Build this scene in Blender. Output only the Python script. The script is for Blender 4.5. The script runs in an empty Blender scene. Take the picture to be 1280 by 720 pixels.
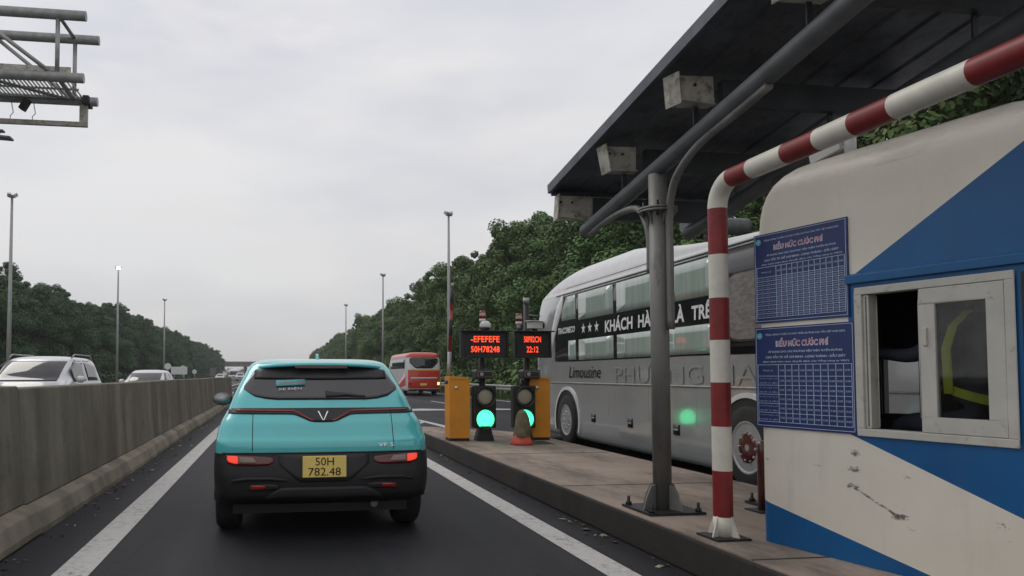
import bpy, bmesh, math, random
import numpy as np
from mathutils import Vector, Matrix, Euler
S = bpy.context.scene
C = S.collection
R = math.radians
rnd = random.Random(7)

# ---------------------------------------------------------------- camera, sky, sun, exposure
EYE = 1.32
cd = bpy.data.cameras.new('camera'); cam = bpy.data.objects.new('camera', cd); C.objects.link(cam)
S.camera = cam
cd.sensor_fit = 'HORIZONTAL'; cd.sensor_width = 36.0; cd.lens = 36 * 930 / 1280
cd.shift_x = (640 - 480) / 1280; cd.shift_y = (429 - 360) / 1280
cd.clip_start = 0.05; cd.clip_end = 3000
cam.location = (0, 0, EYE)
cam.rotation_euler = (R(90 + 2.437), 0, R(-8.2594))

SUN_EL, SUN_AZ = R(48), R(-40)          # azimuth from +Y towards +X
W = bpy.data.worlds.new('World'); S.world = W; W.use_nodes = True
nt = W.node_tree; nt.nodes.clear()
def wn(t, **k):
    n = nt.nodes.new(t)
    for a, b in k.items(): setattr(n, a, b)
    return n
sky = wn('ShaderNodeTexSky', sky_type='NISHITA', sun_disc=False, sun_elevation=SUN_EL, sun_rotation=SUN_AZ)
tc = wn('ShaderNodeTexCoord')
mp = wn('ShaderNodeMapping'); mp.inputs['Scale'].default_value = (1.0, 1.0, 3.2)
n1 = wn('ShaderNodeTexNoise'); n1.inputs['Scale'].default_value = 1.7; n1.inputs['Detail'].default_value = 5; n1.inputs['Roughness'].default_value = 0.5
nt.links.new(tc.outputs['Generated'], mp.inputs['Vector']); nt.links.new(mp.outputs['Vector'], n1.inputs['Vector'])
rp = wn('ShaderNodeValToRGB')
rp.color_ramp.elements[0].position = 0.34; rp.color_ramp.elements[0].color = (0.77, 0.785, 0.85, 1)
rp.color_ramp.elements[1].position = 0.66; rp.color_ramp.elements[1].color = (1.09, 1.075, 1.07, 1)
nt.links.new(n1.outputs['Fac'], rp.inputs['Fac'])
sep = wn('ShaderNodeSeparateXYZ'); nt.links.new(tc.outputs['Generated'], sep.inputs['Vector'])
mr = wn('ShaderNodeMapRange'); mr.inputs['From Min'].default_value = 0.0; mr.inputs['From Max'].default_value = 0.42
mr.inputs['To Min'].default_value = 5.1; mr.inputs['To Max'].default_value = 6.8
nt.links.new(sep.outputs['Z'], mr.inputs['Value'])
n2 = wn('ShaderNodeTexNoise'); n2.inputs['Scale'].default_value = 4.2; n2.inputs['Detail'].default_value = 6
nt.links.new(mp.outputs['Vector'], n2.inputs['Vector'])
r2 = wn('ShaderNodeValToRGB'); r2.color_ramp.elements[0].position = 0.52; r2.color_ramp.elements[0].color = (0, 0, 0, 1); r2.color_ramp.elements[1].position = 0.72; r2.color_ramp.elements[1].color = (.7, .7, .7, 1)
nt.links.new(n2.outputs['Fac'], r2.inputs['Fac'])
m2 = wn('ShaderNodeMix', data_type='RGBA'); nt.links.new(r2.outputs['Color'], m2.inputs['Factor']); nt.links.new(rp.outputs['Color'], m2.inputs['A']); m2.inputs['B'].default_value = (1.1, 1.05, 1.02, 1)
vm = wn('ShaderNodeVectorMath', operation='SCALE')
nt.links.new(m2.outputs['Result'], vm.inputs[0]); nt.links.new(mr.outputs['Result'], vm.inputs['Scale'])
mx = wn('ShaderNodeMix', data_type='RGBA'); mx.inputs['Factor'].default_value = 0.93
nt.links.new(sky.outputs['Color'], mx.inputs['A']); nt.links.new(vm.outputs['Vector'], mx.inputs['B'])
bg = wn('ShaderNodeBackground'); bg.inputs['Strength'].default_value = 0.1
wo = wn('ShaderNodeOutputWorld')
nt.links.new(mx.outputs['Result'], bg.inputs['Color']); nt.links.new(bg.outputs['Background'], wo.inputs['Surface'])

sl = bpy.data.lights.new('sun', 'SUN'); so = bpy.data.objects.new('sun', sl); C.objects.link(so)
sl.energy = 0.5; sl.angle = R(25); sl.color = (1, 0.96, 0.9)
so.rotation_euler = (R(90) - SUN_EL, 0, math.pi - SUN_AZ)
S.view_settings.view_transform = 'Standard'; S.view_settings.look = 'None'
S.view_settings.exposure = 0.3; S.view_settings.gamma = 1; S.view_settings.use_curve_mapping = False

# ---------------------------------------------------------------- materials
MATS = {}
class NG:
    def __init__(s, name):
        s.m = bpy.data.materials.new(name); s.m.use_nodes = True
        s.t = s.m.node_tree; s.b = s.t.nodes['Principled BSDF']
    def n(s, ty, **k):
        x = s.t.nodes.new(ty)
        for a, b in k.items(): setattr(x, a, b)
        return x
    def set(s, sock, v):
        if hasattr(v, 'is_linked') or isinstance(v, bpy.types.NodeSocket): s.t.links.new(v, sock)
        else: sock.default_value = v
    def math(s, op, a, b=0.0, clamp=False):
        x = s.n('ShaderNodeMath', operation=op, use_clamp=clamp); s.set(x.inputs[0], a); s.set(x.inputs[1], b); return x.outputs[0]
    def coords(s, kind='Object', scale=(1, 1, 1)):
        t = s.n('ShaderNodeTexCoord'); m = s.n('ShaderNodeMapping'); m.inputs['Scale'].default_value = scale
        s.t.links.new(t.outputs[kind], m.inputs['Vector']); return m.outputs['Vector']
    def noise(s, scale, vec=None, detail=4, rough=0.55):
        x = s.n('ShaderNodeTexNoise'); x.inputs['Scale'].default_value = scale; x.inputs['Detail'].default_value = detail
        x.inputs['Roughness'].default_value = rough
        s.t.links.new(vec if vec is not None else s.coords(), x.inputs['Vector']); return x.outputs['Fac']
    def ramp(s, fac, stops):
        x = s.n('ShaderNodeValToRGB'); e = x.color_ramp.elements
        while len(e) < len(stops): e.new(0.5)
        for el, (p, c) in zip(e, stops):
            el.position = p; el.color = (c, c, c, 1) if not hasattr(c, '__len__') else (*c[:3], 1)
        s.t.links.new(fac, x.inputs['Fac']); return x.outputs['Color']
    def mix(s, f, a, b, bt='MIX'):
        x = s.n('ShaderNodeMix', data_type='RGBA', blend_type=bt)
        s.set(x.inputs['Factor'], f)
        for k, v in (('A', a), ('B', b)):
            s.set(x.inputs[k], (*v, 1) if isinstance(v, tuple) and len(v) == 3 else v)
        return x.outputs['Result']
    def bump(s, h, strength=0.3, dist=0.02):
        x = s.n('ShaderNodeBump'); x.inputs['Strength'].default_value = strength; x.inputs['Distance'].default_value = dist
        s.t.links.new(h, x.inputs['Height']); s.t.links.new(x.outputs['Normal'], s.b.inputs['Normal'])
def mat(name, col, rough=0.5, metal=0.0, var=0.15, scale=6.0, bump=0.0, bscale=60, coat=0.0, spec=0.5, emit=None, es=1.0, dirt=None, stretch=(1, 1, 1)):
    if name in MATS: return MATS[name]
    g = NG(name); b = g.b
    v = g.coords('Object', stretch)
    nz = g.noise(scale, v)
    lo = tuple(c * (1 - var) for c in col); hi = tuple(min(1, c * (1 + var)) for c in col)
    out = g.mix(g.ramp(nz, [(0.3, 0.0), (0.7, 1.0)]), lo, hi)
    if dirt:
        dn = g.noise(scale * 2.3, v, 6, 0.7)
        out = g.mix(g.ramp(dn, [(dirt[1], 0.0), (dirt[1] + 0.16, dirt[2])]), out, dirt[0])
    g.t.links.new(out, b.inputs['Base Color'])
    b.inputs['Roughness'].default_value = rough; b.inputs['Metallic'].default_value = metal
    b.inputs['Specular IOR Level'].default_value = spec
    b.inputs['Coat Weight'].default_value = coat; b.inputs['Coat Roughness'].default_value = 0.04
    if emit:
        b.inputs['Emission Color'].default_value = (*emit, 1); b.inputs['Emission Strength'].default_value = es
    if bump: g.bump(g.noise(bscale, v, 5, 0.7), bump, 0.01)
    MATS[name] = g.m
    return g.m

def asphalt(name, base):
    g = NG(name); v = g.coords()
    big = g.noise(0.35, g.coords('Object', (1, 0.25, 1)), 5); fine = g.noise(70, v, 3, 0.85); mid = g.noise(7, v, 6, 0.75)
    c = g.mix(g.ramp(big, [(0.35, 0.0), (0.65, 1.0)]), tuple(x * 0.7 for x in base), tuple(x * 1.35 for x in base))
    trk = g.noise(1.0, g.coords('Object', (1.7, 0.02, 1)), 3, 0.5)
    c = g.mix(g.ramp(trk, [(0.45, 0.0), (0.62, 0.6)]), c, tuple(x * 1.9 for x in base))
    c = g.mix(g.ramp(fine, [(0.5, 0.0), (0.72, 0.8)]), c, tuple(x * 3.2 for x in base))
    c = g.mix(g.ramp(fine, [(0.28, 0.8), (0.42, 0.0)]), c, tuple(x * 0.25 for x in base))
    c = g.mix(g.ramp(mid, [(0.56, 0.0), (0.7, 0.7)]), c, tuple(x * 0.45 for x in base))
    c = g.mix(g.ramp(g.noise(1.9, g.coords('Object', (1, .5, 1)), 3, 0.6), [(0.66, 0.0), (0.72, 0.7)]), c, tuple(x * 0.3 for x in base))
    vo = g.n('ShaderNodeTexVoronoi', feature='DISTANCE_TO_EDGE'); vo.inputs['Scale'].default_value = 0.45
    wob = g.n('ShaderNodeVectorMath', operation='ADD'); ns = g.n('ShaderNodeTexNoise'); ns.inputs['Scale'].default_value = 1.6
    g.t.links.new(v, ns.inputs['Vector']); g.t.links.new(v, wob.inputs[0]); g.t.links.new(ns.outputs['Color'], wob.inputs[1]); g.t.links.new(wob.outputs[0], vo.inputs['Vector'])
    c = g.mix(g.ramp(vo.outputs['Distance'], [(0.0, 0.45), (0.006, 0.0)]), c, (0.012, 0.012, 0.012))
    g.t.links.new(c, g.b.inputs['Base Color'])
    g.t.links.new(g.ramp(big, [(0.3, 0.55), (0.7, 0.8)]), g.b.inputs['Roughness']); g.b.inputs['Specular IOR Level'].default_value = 0.16
    g.bump(fine, 0.5, 0.006); return g.m

def worn_paint():
    g = NG('worn_road_paint'); v = g.coords()
    a = g.noise(14, v, 6, 0.75); bb = g.noise(2.2, v, 4)
    m = g.math('MULTIPLY', g.ramp(a, [(0.5, 0.0), (0.66, 1.0)]), g.ramp(bb, [(0.4, 0.25), (0.62, 1.0)]))
    c = g.mix(m, (0.54, 0.525, 0.5), (0.1, 0.1, 0.1))
    c = g.mix(g.ramp(g.noise(60, v, 3), [(0.5, 0), (0.75, 0.4)]), c, (0.3, 0.29, 0.28))
    g.t.links.new(c, g.b.inputs['Base Color']); g.b.inputs['Roughness'].default_value = 0.7; return g.m

def stained_concrete(name, c0, c1, dark, streak=True):
    g = NG(name)
    v = g.coords(); st = g.coords('Object', (2.2, 2.2, 0.3))
    oi = g.n('ShaderNodeObjectInfo'); sh_ = g.n('ShaderNodeVectorMath', operation='ADD'); g.t.links.new(st, sh_.inputs[0]); g.t.links.new(g.math('MULTIPLY', oi.outputs['Random'], 40.0), sh_.inputs[1]); st = sh_.outputs[0]
    sh2 = g.n('ShaderNodeVectorMath', operation='ADD'); g.t.links.new(v, sh2.inputs[0]); g.t.links.new(g.math('MULTIPLY', oi.outputs['Random'], 60.0), sh2.inputs[1]); v = sh2.outputs[0]
    base = g.mix(g.ramp(g.noise(1.1, v, 6, 0.65), [(0.35, 0), (0.68, 1)]), c0, c1)
    if streak:
        base = g.mix(g.ramp(g.noise(0.75, st, 4, 0.6), [(0.4, 0), (0.68, 0.85)]), base, dark)
        base = g.mix(g.ramp(g.noise(3.5, g.coords('Object', (1, 1, .8)), 6, 0.8), [(0.54, 0), (0.68, 0.6)]), base, dark)
        base = g.mix(g.ramp(g.noise(4.0, st, 3, 0.7), [(0.68, 0), (0.78, 0.35)]), base, tuple(min(1, x * 1.5) for x in c1))
    else:
        base = g.mix(g.ramp(g.noise(0.9, g.coords('Object', (1.6, 0.5, 1)), 6, 0.75), [(0.42, 0), (0.6, 0.85)]), base, dark)
    base = g.mix(g.ramp(g.noise(38, v, 4, 0.8), [(0.5, 0), (0.8, 0.5)]), base, tuple(x * 0.5 for x in c0))
    g.t.links.new(base, g.b.inputs['Base Color']); g.b.inputs['Roughness'].default_value = 0.85
    g.bump(g.noise(45, v, 6, 0.75), 0.45, 0.008); return g.m

def leaf_mat(name, c0, c1, c2):
    g = NG(name); oi = g.n('ShaderNodeObjectInfo'); v = g.coords()
    c = g.mix(g.ramp(g.noise(0.75, v, 3), [(0.36, 0), (0.64, 1)]), c0, c1)
    c = g.mix(g.ramp(g.noise(2.6, v, 3), [(0.55, 0), (0.74, 0.8)]), c, c2)
    h = g.n('ShaderNodeHueSaturation'); g.t.links.new(c, h.inputs['Color'])
    g.t.links.new(g.math('ADD', g.math('MULTIPLY', oi.outputs['Random'], 0.5), 1.15), h.inputs['Value'])
    g.t.links.new(g.math('ADD', g.math('MULTIPLY', oi.outputs['Random'], 0.03), 0.485), h.inputs['Hue'])
    g.t.links.new(h.outputs['Color'], g.b.inputs['Base Color'])
    g.b.inputs['Roughness'].default_value = 0.55; g.b.inputs['Specular IOR Level'].default_value = 0.15
    return g.m

def glass_mat(name, tint=(0.8, 0.85, 0.85), refl=0.12):
    g = NG(name); t = g.t
    tr = g.n('ShaderNodeBsdfTransparent'); tr.inputs['Color'].default_value = (*tint, 1)
    gl = g.n('ShaderNodeBsdfGlossy'); gl.inputs['Roughness'].default_value = 0.03
    ms = g.n('ShaderNodeMixShader'); dust = g.noise(5, None, 4)
    g.t.links.new(g.ramp(dust, [(0.3, refl * 0.7), (0.8, refl * 1.5)]), ms.inputs['Fac'])
    t.links.new(tr.outputs[0], ms.inputs[1]); t.links.new(gl.outputs[0], ms.inputs[2])
    t.links.new(ms.outputs[0], t.nodes['Material Output'].inputs['Surface']); return g.m

M_asph = asphalt('asphalt', (0.022, 0.0225, 0.026)); M_asph2 = asphalt('asphalt_far', (0.045, 0.045, 0.045))
M_paint = worn_paint()
M_barrier = stained_concrete('barrier_concrete', (0.175, 0.15, 0.118), (0.265, 0.23, 0.18), (0.078, 0.066, 0.052))
M_foot = stained_concrete('barrier_foot_concrete', (0.24, 0.2, 0.15), (0.36, 0.31, 0.24), (0.11, 0.09, 0.07))
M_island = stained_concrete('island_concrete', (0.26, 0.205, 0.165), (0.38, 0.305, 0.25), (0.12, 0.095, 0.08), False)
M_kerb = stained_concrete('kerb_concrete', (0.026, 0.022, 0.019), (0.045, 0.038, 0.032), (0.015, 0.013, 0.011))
M_grass_ground = mat('verge_soil', (0.06, 0.075, 0.03), 0.95, var=0.4, scale=0.8, bump=0.5, bscale=8)
M_grass = leaf_mat('grass_blade', (0.045, 0.075, 0.02), (0.07, 0.1, 0.03), (0.11, 0.12, 0.05))
M_leafR = leaf_mat('leaf_green', (0.046, 0.088, 0.03), (0.095, 0.145, 0.046), (0.17, 0.22, 0.075))
M_leafL = leaf_mat('leaf_dark_green', (0.029, 0.061, 0.028), (0.054, 0.097, 0.04), (0.085, 0.125, 0.05))
M_bark = mat('bark', (0.12, 0.095, 0.075), 0.9, var=0.4, scale=9, bump=0.6, bscale=22)
M_galv = mat('galvanised_steel', (0.33, 0.33, 0.32), 0.5, 0.55, var=0.18, scale=9, dirt=((0.16, 0.12, 0.09), 0.6, 0.6))
M_pole = mat('weathered_grey_steel', (0.2, 0.195, 0.185), 0.55, 0.4, var=0.25, scale=5, dirt=((0.09, 0.075, 0.06), 0.55, 0.7), stretch=(1, 1, 0.35))
M_lamppole = mat('lamp_pole_steel', (0.36, 0.36, 0.36), 0.5, 0.3, var=0.1)
M_darksteel = mat('dark_roof_sheet', (0.095, 0.103, 0.125), 0.5, 0.3, var=0.3, scale=3, dirt=((0.025, 0.025, 0.025), 0.5, 0.5))
M_beam = mat('grey_roof_pipe', (0.13, 0.135, 0.145), 0.5, 0.3, var=0.2, scale=5)
M_shadebeam = mat('shaded_steel_beam', (0.05, 0.053, 0.06), 0.6, 0.2, var=0.3, scale=4)  # purlin steel, with the shade under the roof put into its colour
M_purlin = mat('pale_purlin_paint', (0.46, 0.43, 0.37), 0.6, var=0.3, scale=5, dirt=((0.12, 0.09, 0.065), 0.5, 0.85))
M_postwhite = mat('guard_white_paint', (0.66, 0.63, 0.55), 0.45, var=0.1, scale=8, dirt=((0.16, 0.13, 0.1), 0.66, 0.8))
M_postred = mat('guard_red_paint', (0.21, 0.014, 0.014), 0.45, var=0.2, scale=8, dirt=((0.07, 0.03, 0.025), 0.66, 0.7))
M_black = mat('black_plastic', (0.018, 0.018, 0.019), 0.45, var=0.2)
M_blackmetal = mat('black_metal', (0.022, 0.022, 0.023), 0.5, 0.2, var=0.3)
M_rubber = mat('tyre_rubber', (0.018, 0.018, 0.018), 0.85, var=0.3, scale=12)
M_chrome = mat('chrome', (0.75, 0.75, 0.75), 0.14, 1.0, var=0.05)
M_alloy = mat('wheel_alloy', (0.4, 0.4, 0.41), 0.3, 0.9, var=0.1)
M_maroon = mat('maroon_hub_paint', (0.075, 0.01, 0.013), 0.25, var=0.3, scale=14, coat=0.6)
M_orange = mat('orange_powder_coat', (0.68, 0.27, 0.02), 0.42, var=0.12, scale=4, dirt=((0.3, 0.11, 0.02), 0.62, 0.5))
M_teal = mat('teal_car_paint', (0.1, 0.56, 0.58), 0.26, 0.05, var=0.04, scale=1.5, coat=1.0)
M_clad = mat('black_car_cladding', (0.012, 0.012, 0.013), 0.5, var=0.15)
M_carglass = mat('tinted_car_glass', (0.022, 0.021, 0.024), 0.04, var=0.1, spec=0.75)
M_rearglass = mat('rear_window_glass', (0.035, 0.032, 0.037), 0.03, var=0.1, scale=2.5, spec=0.9)
M_white_car = mat('white_car_paint', (0.62, 0.63, 0.65), 0.3, var=0.05, coat=0.8)
M_silver_bus = mat('silver_bus_paint', (0.47, 0.48, 0.475), 0.15, 0.38, var=0.07, scale=1.2, coat=1.0, dirt=((0.22, 0.2, 0.18), 0.66, 0.4))
M_bus_roof = mat('white_bus_roof_paint', (0.66, 0.66, 0.67), 0.35, var=0.06, coat=0.3, dirt=((0.4, 0.38, 0.34), 0.62, 0.5))
M_busred = mat('red_bus_paint', (0.58, 0.045, 0.025), 0.3, var=0.1, coat=0.6)
M_buscurtain = mat('curtained_bus_glass', (0.33, 0.4, 0.355), 0.05, var=0.14, scale=2.4, spec=1.0, stretch=(1, 3.5, 0.35))
M_busfrost = mat('frosted_bus_window', (0.2, 0.18, 0.165), 0.35, var=0.35, scale=9, spec=0.4, stretch=(1, 1, 3))
M_busband = mat('black_window_band', (0.012, 0.012, 0.014), 0.12, var=0.2, spec=0.5)
M_letter = mat('white_lettering', (0.7, 0.71, 0.71), 0.7, spec=0.2, var=0.06)
M_letterdark = mat('dark_lettering', (0.02, 0.02, 0.022), 0.8, spec=0.05, var=0.06)
M_poster = mat('blue_notice_print', (0.012, 0.028, 0.135), 0.4, var=0.15, scale=3)
M_posterwhite = mat('notice_white_print', (0.46, 0.56, 0.7), 0.6, var=0.08)
M_posterred = mat('notice_red_print', (0.6, 0.06, 0.06), 0.6, var=0.08)
M_frame = mat('white_window_frame', (0.5, 0.485, 0.44), 0.45, var=0.1, scale=6, dirt=((0.22, 0.2, 0.16), 0.58, 0.7))
M_inside = mat('dark_booth_lining', (0.06, 0.06, 0.062), 0.7, var=0.2)
M_visor = mat('booth_blue_paint', (0.004, 0.095, 0.26), 0.5, var=0.12, scale=3)
M_yellowplate = mat('yellow_plate', (0.93, 0.7, 0.2), 0.4, var=0.04)
M_red_lens = mat('red_lens', (0.3, 0.012, 0.012), 0.2, var=0.1, coat=0.6)
M_red_dark = mat('dark_red_lens', (0.11, 0.009, 0.01), 0.15, var=0.1, coat=0.6)
M_red_lit = mat('lit_red_lens', (0.5, 0.03, 0.02), 0.3, emit=(1, 0.07, 0.035), es=0.6)
M_white_lens = mat('clear_lens', (0.3, 0.21, 0.18), 0.25, var=0.1)
M_led = mat('red_led', (0.3, 0.02, 0.01), 0.5, emit=(1.0, 0.075, 0.025), es=1.35)
M_green_lit = mat('lit_green_lens', (0.05, 0.4, 0.3), 0.3, var=0.02, emit=(0.07, 1.0, 0.4), es=1.7)
M_dead_lens = mat('unlit_lens', (0.34, 0.31, 0.23), 0.35, var=0.12, scale=20)
M_lamp_lit = mat('lit_lamp_face', (0.8, 0.8, 0.8), 0.3, emit=(1, 0.98, 0.95), es=6.0)
M_amber = mat('lit_amber_lens', (0.6, 0.3, 0.05), 0.3, emit=(1, 0.6, 0.15), es=2.0)
M_cone = mat('faded_red_cone', (0.55, 0.075, 0.045), 0.6, var=0.2)
M_sack = mat('olive_sack_cloth', (0.15, 0.125, 0.075), 0.9, var=0.35, scale=9, bump=0.5, bscale=30)
M_camwhite = mat('camera_white', (0.55, 0.54, 0.52), 0.4, var=0.08)
M_skin = mat('skin', (0.32, 0.17, 0.11), 0.5, var=0.06)
M_shirt = mat('dark_navy_shirt', (0.05, 0.055, 0.08), 0.9, var=0.2)
M_hivis = mat('yellow_green_reflective_tape', (0.6, 0.68, 0.06), 0.5, var=0.1, scale=18)
M_hair = mat('black_hair', (0.012, 0.01, 0.01), 0.5)
M_signback = mat('pale_sign_metal', (0.72, 0.73, 0.74), 0.45, var=0.08)
M_bridge = stained_concrete('bridge_concrete', (0.2, 0.18, 0.165), (0.28, 0.26, 0.24), (0.12, 0.1, 0.09))
M_glass = glass_mat('booth_window_glass', (.7, .72, .72), .045)
M_mirror = mat('mirror_glass', (0.45, 0.46, 0.47), 0.35, 0.3, var=0.1)
M_busrim = mat('bus_rim_polish', (0.4, 0.4, 0.4), 0.3, 0.35, var=0.1)
M_insert = mat('grey_black_bumper_plastic', (0.024, 0.024, 0.026), 0.6, var=0.15)
M_sticker = mat('teal_sticker', (0.1, 0.42, 0.45), 0.5, var=0.1)

# ---------------------------------------------------------------- mesh helpers
class MB:
    def __init__(s): s.v = []; s.f = []; s.mi = []; s.sm = []; s.mats = []
    def slot(s, m):
        if m not in s.mats: s.mats.append(m)
        return s.mats.index(m)
    def add(s, vs, fs, m, smooth=False, M=None):
        o = len(s.v); k = s.slot(m)
        for p in vs:
            s.v.append(tuple(M @ Vector(p)) if M is not None else tuple(p))
        for f in fs:
            s.f.append(tuple(i + o for i in f)); s.mi.append(k); s.sm.append(smooth)
        return s
    def box(s, c, d, m, rot=None, M=None):
        x, y, z = (d[0] / 2, d[1] / 2, d[2] / 2)
        vs = [Vector((a * x, b * y, e * z)) for a in (-1, 1) for b in (-1, 1) for e in (-1, 1)]
        if rot: q = Euler(rot).to_matrix(); vs = [q @ v for v in vs]
        vs = [v + Vector(c) for v in vs]
        return s.add(vs, [(0, 1, 3, 2), (4, 6, 7, 5), (0, 4, 5, 1), (2, 3, 7, 6), (0, 2, 6, 4), (1, 5, 7, 3)], m, False, M)
    def tube(s, pts, r, m, n=12, caps=True, M=None, smooth=True):
        pts = [Vector(p) for p in pts]; rs = r if hasattr(r, '__len__') else [r] * len(pts)
        vs = []; fs = []; ref = None
        for i, p in enumerate(pts):
            t = (pts[min(i + 1, len(pts) - 1)] - pts[max(i - 1, 0)]).normalized()
            if ref is None: ref = t.orthogonal().normalized()
            ref = (ref - t * ref.dot(t)).normalized(); b = t.cross(ref)
            vs += [p + (ref * math.cos(a) + b * math.sin(a)) * rs[i] for a in [2 * math.pi * k / n for k in range(n)]]
        for i in range(len(pts) - 1):
            for k in range(n):
                fs.append((i * n + k, i * n + (k + 1) % n, (i + 1) * n + (k + 1) % n, (i + 1) * n + k))
        s.add(vs, fs, m, smooth, M)
        if caps:
            s.add(vs[:n], [tuple(range(n))[::-1]], m, False, M); s.add(vs[-n:], [tuple(range(n))], m, False, M)
        return s
    def lathe(s, prof, m, n=24, axis='z', c=(0, 0, 0), M=None, smooth=True, caps=True):
        vs = []; fs = []
        for (r, h) in prof:
            for k in range(n):
                a = 2 * math.pi * k / n; u, v = r * math.cos(a), r * math.sin(a)
                vs.append({'z': (u, v, h), 'x': (h, u, v), 'y': (v, h, u)}[axis])
        vs = [tuple(p[i] + c[i] for i in range(3)) for p in vs]
        for i in range(len(prof) - 1):
            for k in range(n): fs.append((i * n + k, i * n + (k + 1) % n, (i + 1) * n + (k + 1) % n, (i + 1) * n + k))
        s.add(vs, fs, m, smooth, M)
        if caps and prof[0][0] > 1e-4: s.add(vs[:n], [tuple(range(n))[::-1]], m, False, M)
        if caps and prof[-1][0] > 1e-4: s.add(vs[-n:], [tuple(range(n))], m, False, M)
        return s
    def prism(s, poly, lo, hi, m, axis='y', M=None):
        n = len(poly); mk = {'y': lambda p, h: (p[0], h, p[1]), 'x': lambda p, h: (h, p[0], p[1]), 'z': lambda p, h: (p[0], p[1], h)}[axis]
        vs = [mk(p, lo) for p in poly] + [mk(p, hi) for p in poly]
        fs = [tuple(range(n))[::-1], tuple(range(n, 2 * n))] + [(i, (i + 1) % n, n + (i + 1) % n, n + i) for i in range(n)]
        return s.add(vs, fs, m, False, M)
    def grid(s, rows, m, smooth=True, M=None, closed=False, skip=None):
        n = len(rows[0]); vs = [p for r in rows for p in r]; fs = []
        for i in range(len(rows) - 1):
            for k in range(n if closed else n - 1):
                if skip and skip(i, k): continue
                fs.append((i * n + k, i * n + (k + 1) % n, (i + 1) * n + (k + 1) % n, (i + 1) * n + k))
        return s.add(vs, fs, m, smooth, M)
    def build(s, name, parent=None, loc=None, bevel=0, seg=2, fix=True):
        me = bpy.data.meshes.new(name); me.from_pydata(s.v, [], s.f)
        for m in s.mats: me.materials.append(m)
        me.polygons.foreach_set('material_index', s.mi); me.polygons.foreach_set('use_smooth', s.sm)
        if fix:
            b = bmesh.new(); b.from_mesh(me); bmesh.ops.remove_doubles(b, verts=b.verts, dist=1e-5)
            bmesh.ops.recalc_face_normals(b, faces=b.faces); b.to_mesh(me); b.free()
        me.update()
        o = bpy.data.objects.new(name, me); C.objects.link(o)
        if parent: o.parent = parent
        if loc: o.location = loc
        if bevel:
            d = o.modifiers.new('bevel', 'BEVEL'); d.width = bevel; d.segments = seg; d.limit_method = 'ANGLE'; d.angle_limit = R(40)
        return o
def thing(name, label, cat, loc=(0, 0, 0), rz=0.0, group=None):
    o = bpy.data.objects.new(name, None); C.objects.link(o); o.empty_display_size = 0.3
    o.location = loc; o.rotation_euler = (0, 0, rz)
    return tag(o, label, cat, group)
def tag(o, label, cat, group=None):
    o['label'] = label; o['category'] = cat
    if group: o['group'] = group
    return o
def struct(o): o['kind'] = 'structure'; return o
KIDS = {}
def kids(o):
    return [c for c in bpy.data.objects if c.parent == o]
def dup(root, loc=None, rz=None, label=None, group=None, scale=None):
    r = root.copy(); C.objects.link(r)
    if loc is not None: r.location = loc
    if rz is not None: r.rotation_euler = (0, 0, rz)
    if scale is not None: r.scale = scale
    if label: r['label'] = label
    if group: r['group'] = group
    for ch in kids(root):
        c = ch.copy(); C.objects.link(c); c.parent = r
        for g in kids(ch):
            d = g.copy(); C.objects.link(d); d.parent = c
    return r
_dg = None
def text(s, size=1.0, align='CENTER', extrude=0.0, shear=0.0, spacing=1.0, offset=0.0, fit=None):
    cu = bpy.data.curves.new('lettering', 'FONT'); cu.body = s; cu.size = size; cu.align_x = align; cu.align_y = 'CENTER'
    cu.extrude = extrude; cu.shear = shear; cu.space_character = spacing; cu.offset = offset; cu.resolution_u = 3
    o = bpy.data.objects.new('lettering', cu); C.objects.link(o)
    dg = bpy.context.evaluated_depsgraph_get(); ev = o.evaluated_get(dg); me = ev.to_mesh()
    vs = [tuple(v.co) for v in me.vertices]; fs = [tuple(p.vertices) for p in me.polygons]; ev.to_mesh_clear()
    bpy.data.objects.remove(o); bpy.data.curves.remove(cu)
    if fit and vs:                                    # fit = (width, height)
        xs = [v[0] for v in vs]; ys = [v[1] for v in vs]
        cx, cy = (min(xs) + max(xs)) / 2, (min(ys) + max(ys)) / 2
        a = fit[0] / max(1e-6, max(xs) - min(xs)); b = fit[1] / max(1e-6, max(ys) - min(ys)) if fit[1] else a
        vs = [((v[0] - cx) * a, (v[1] - cy) * b, v[2]) for v in vs]
    return vs, fs
def basis(o, x, y):                                   # matrix with columns x, y, x*y at o
    x = Vector(x); y = Vector(y); z = x.cross(y)
    return Matrix(((x[0], y[0], z[0], o[0]), (x[1], y[1], z[1], o[1]), (x[2], y[2], z[2], o[2]), (0, 0, 0, 1)))

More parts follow.
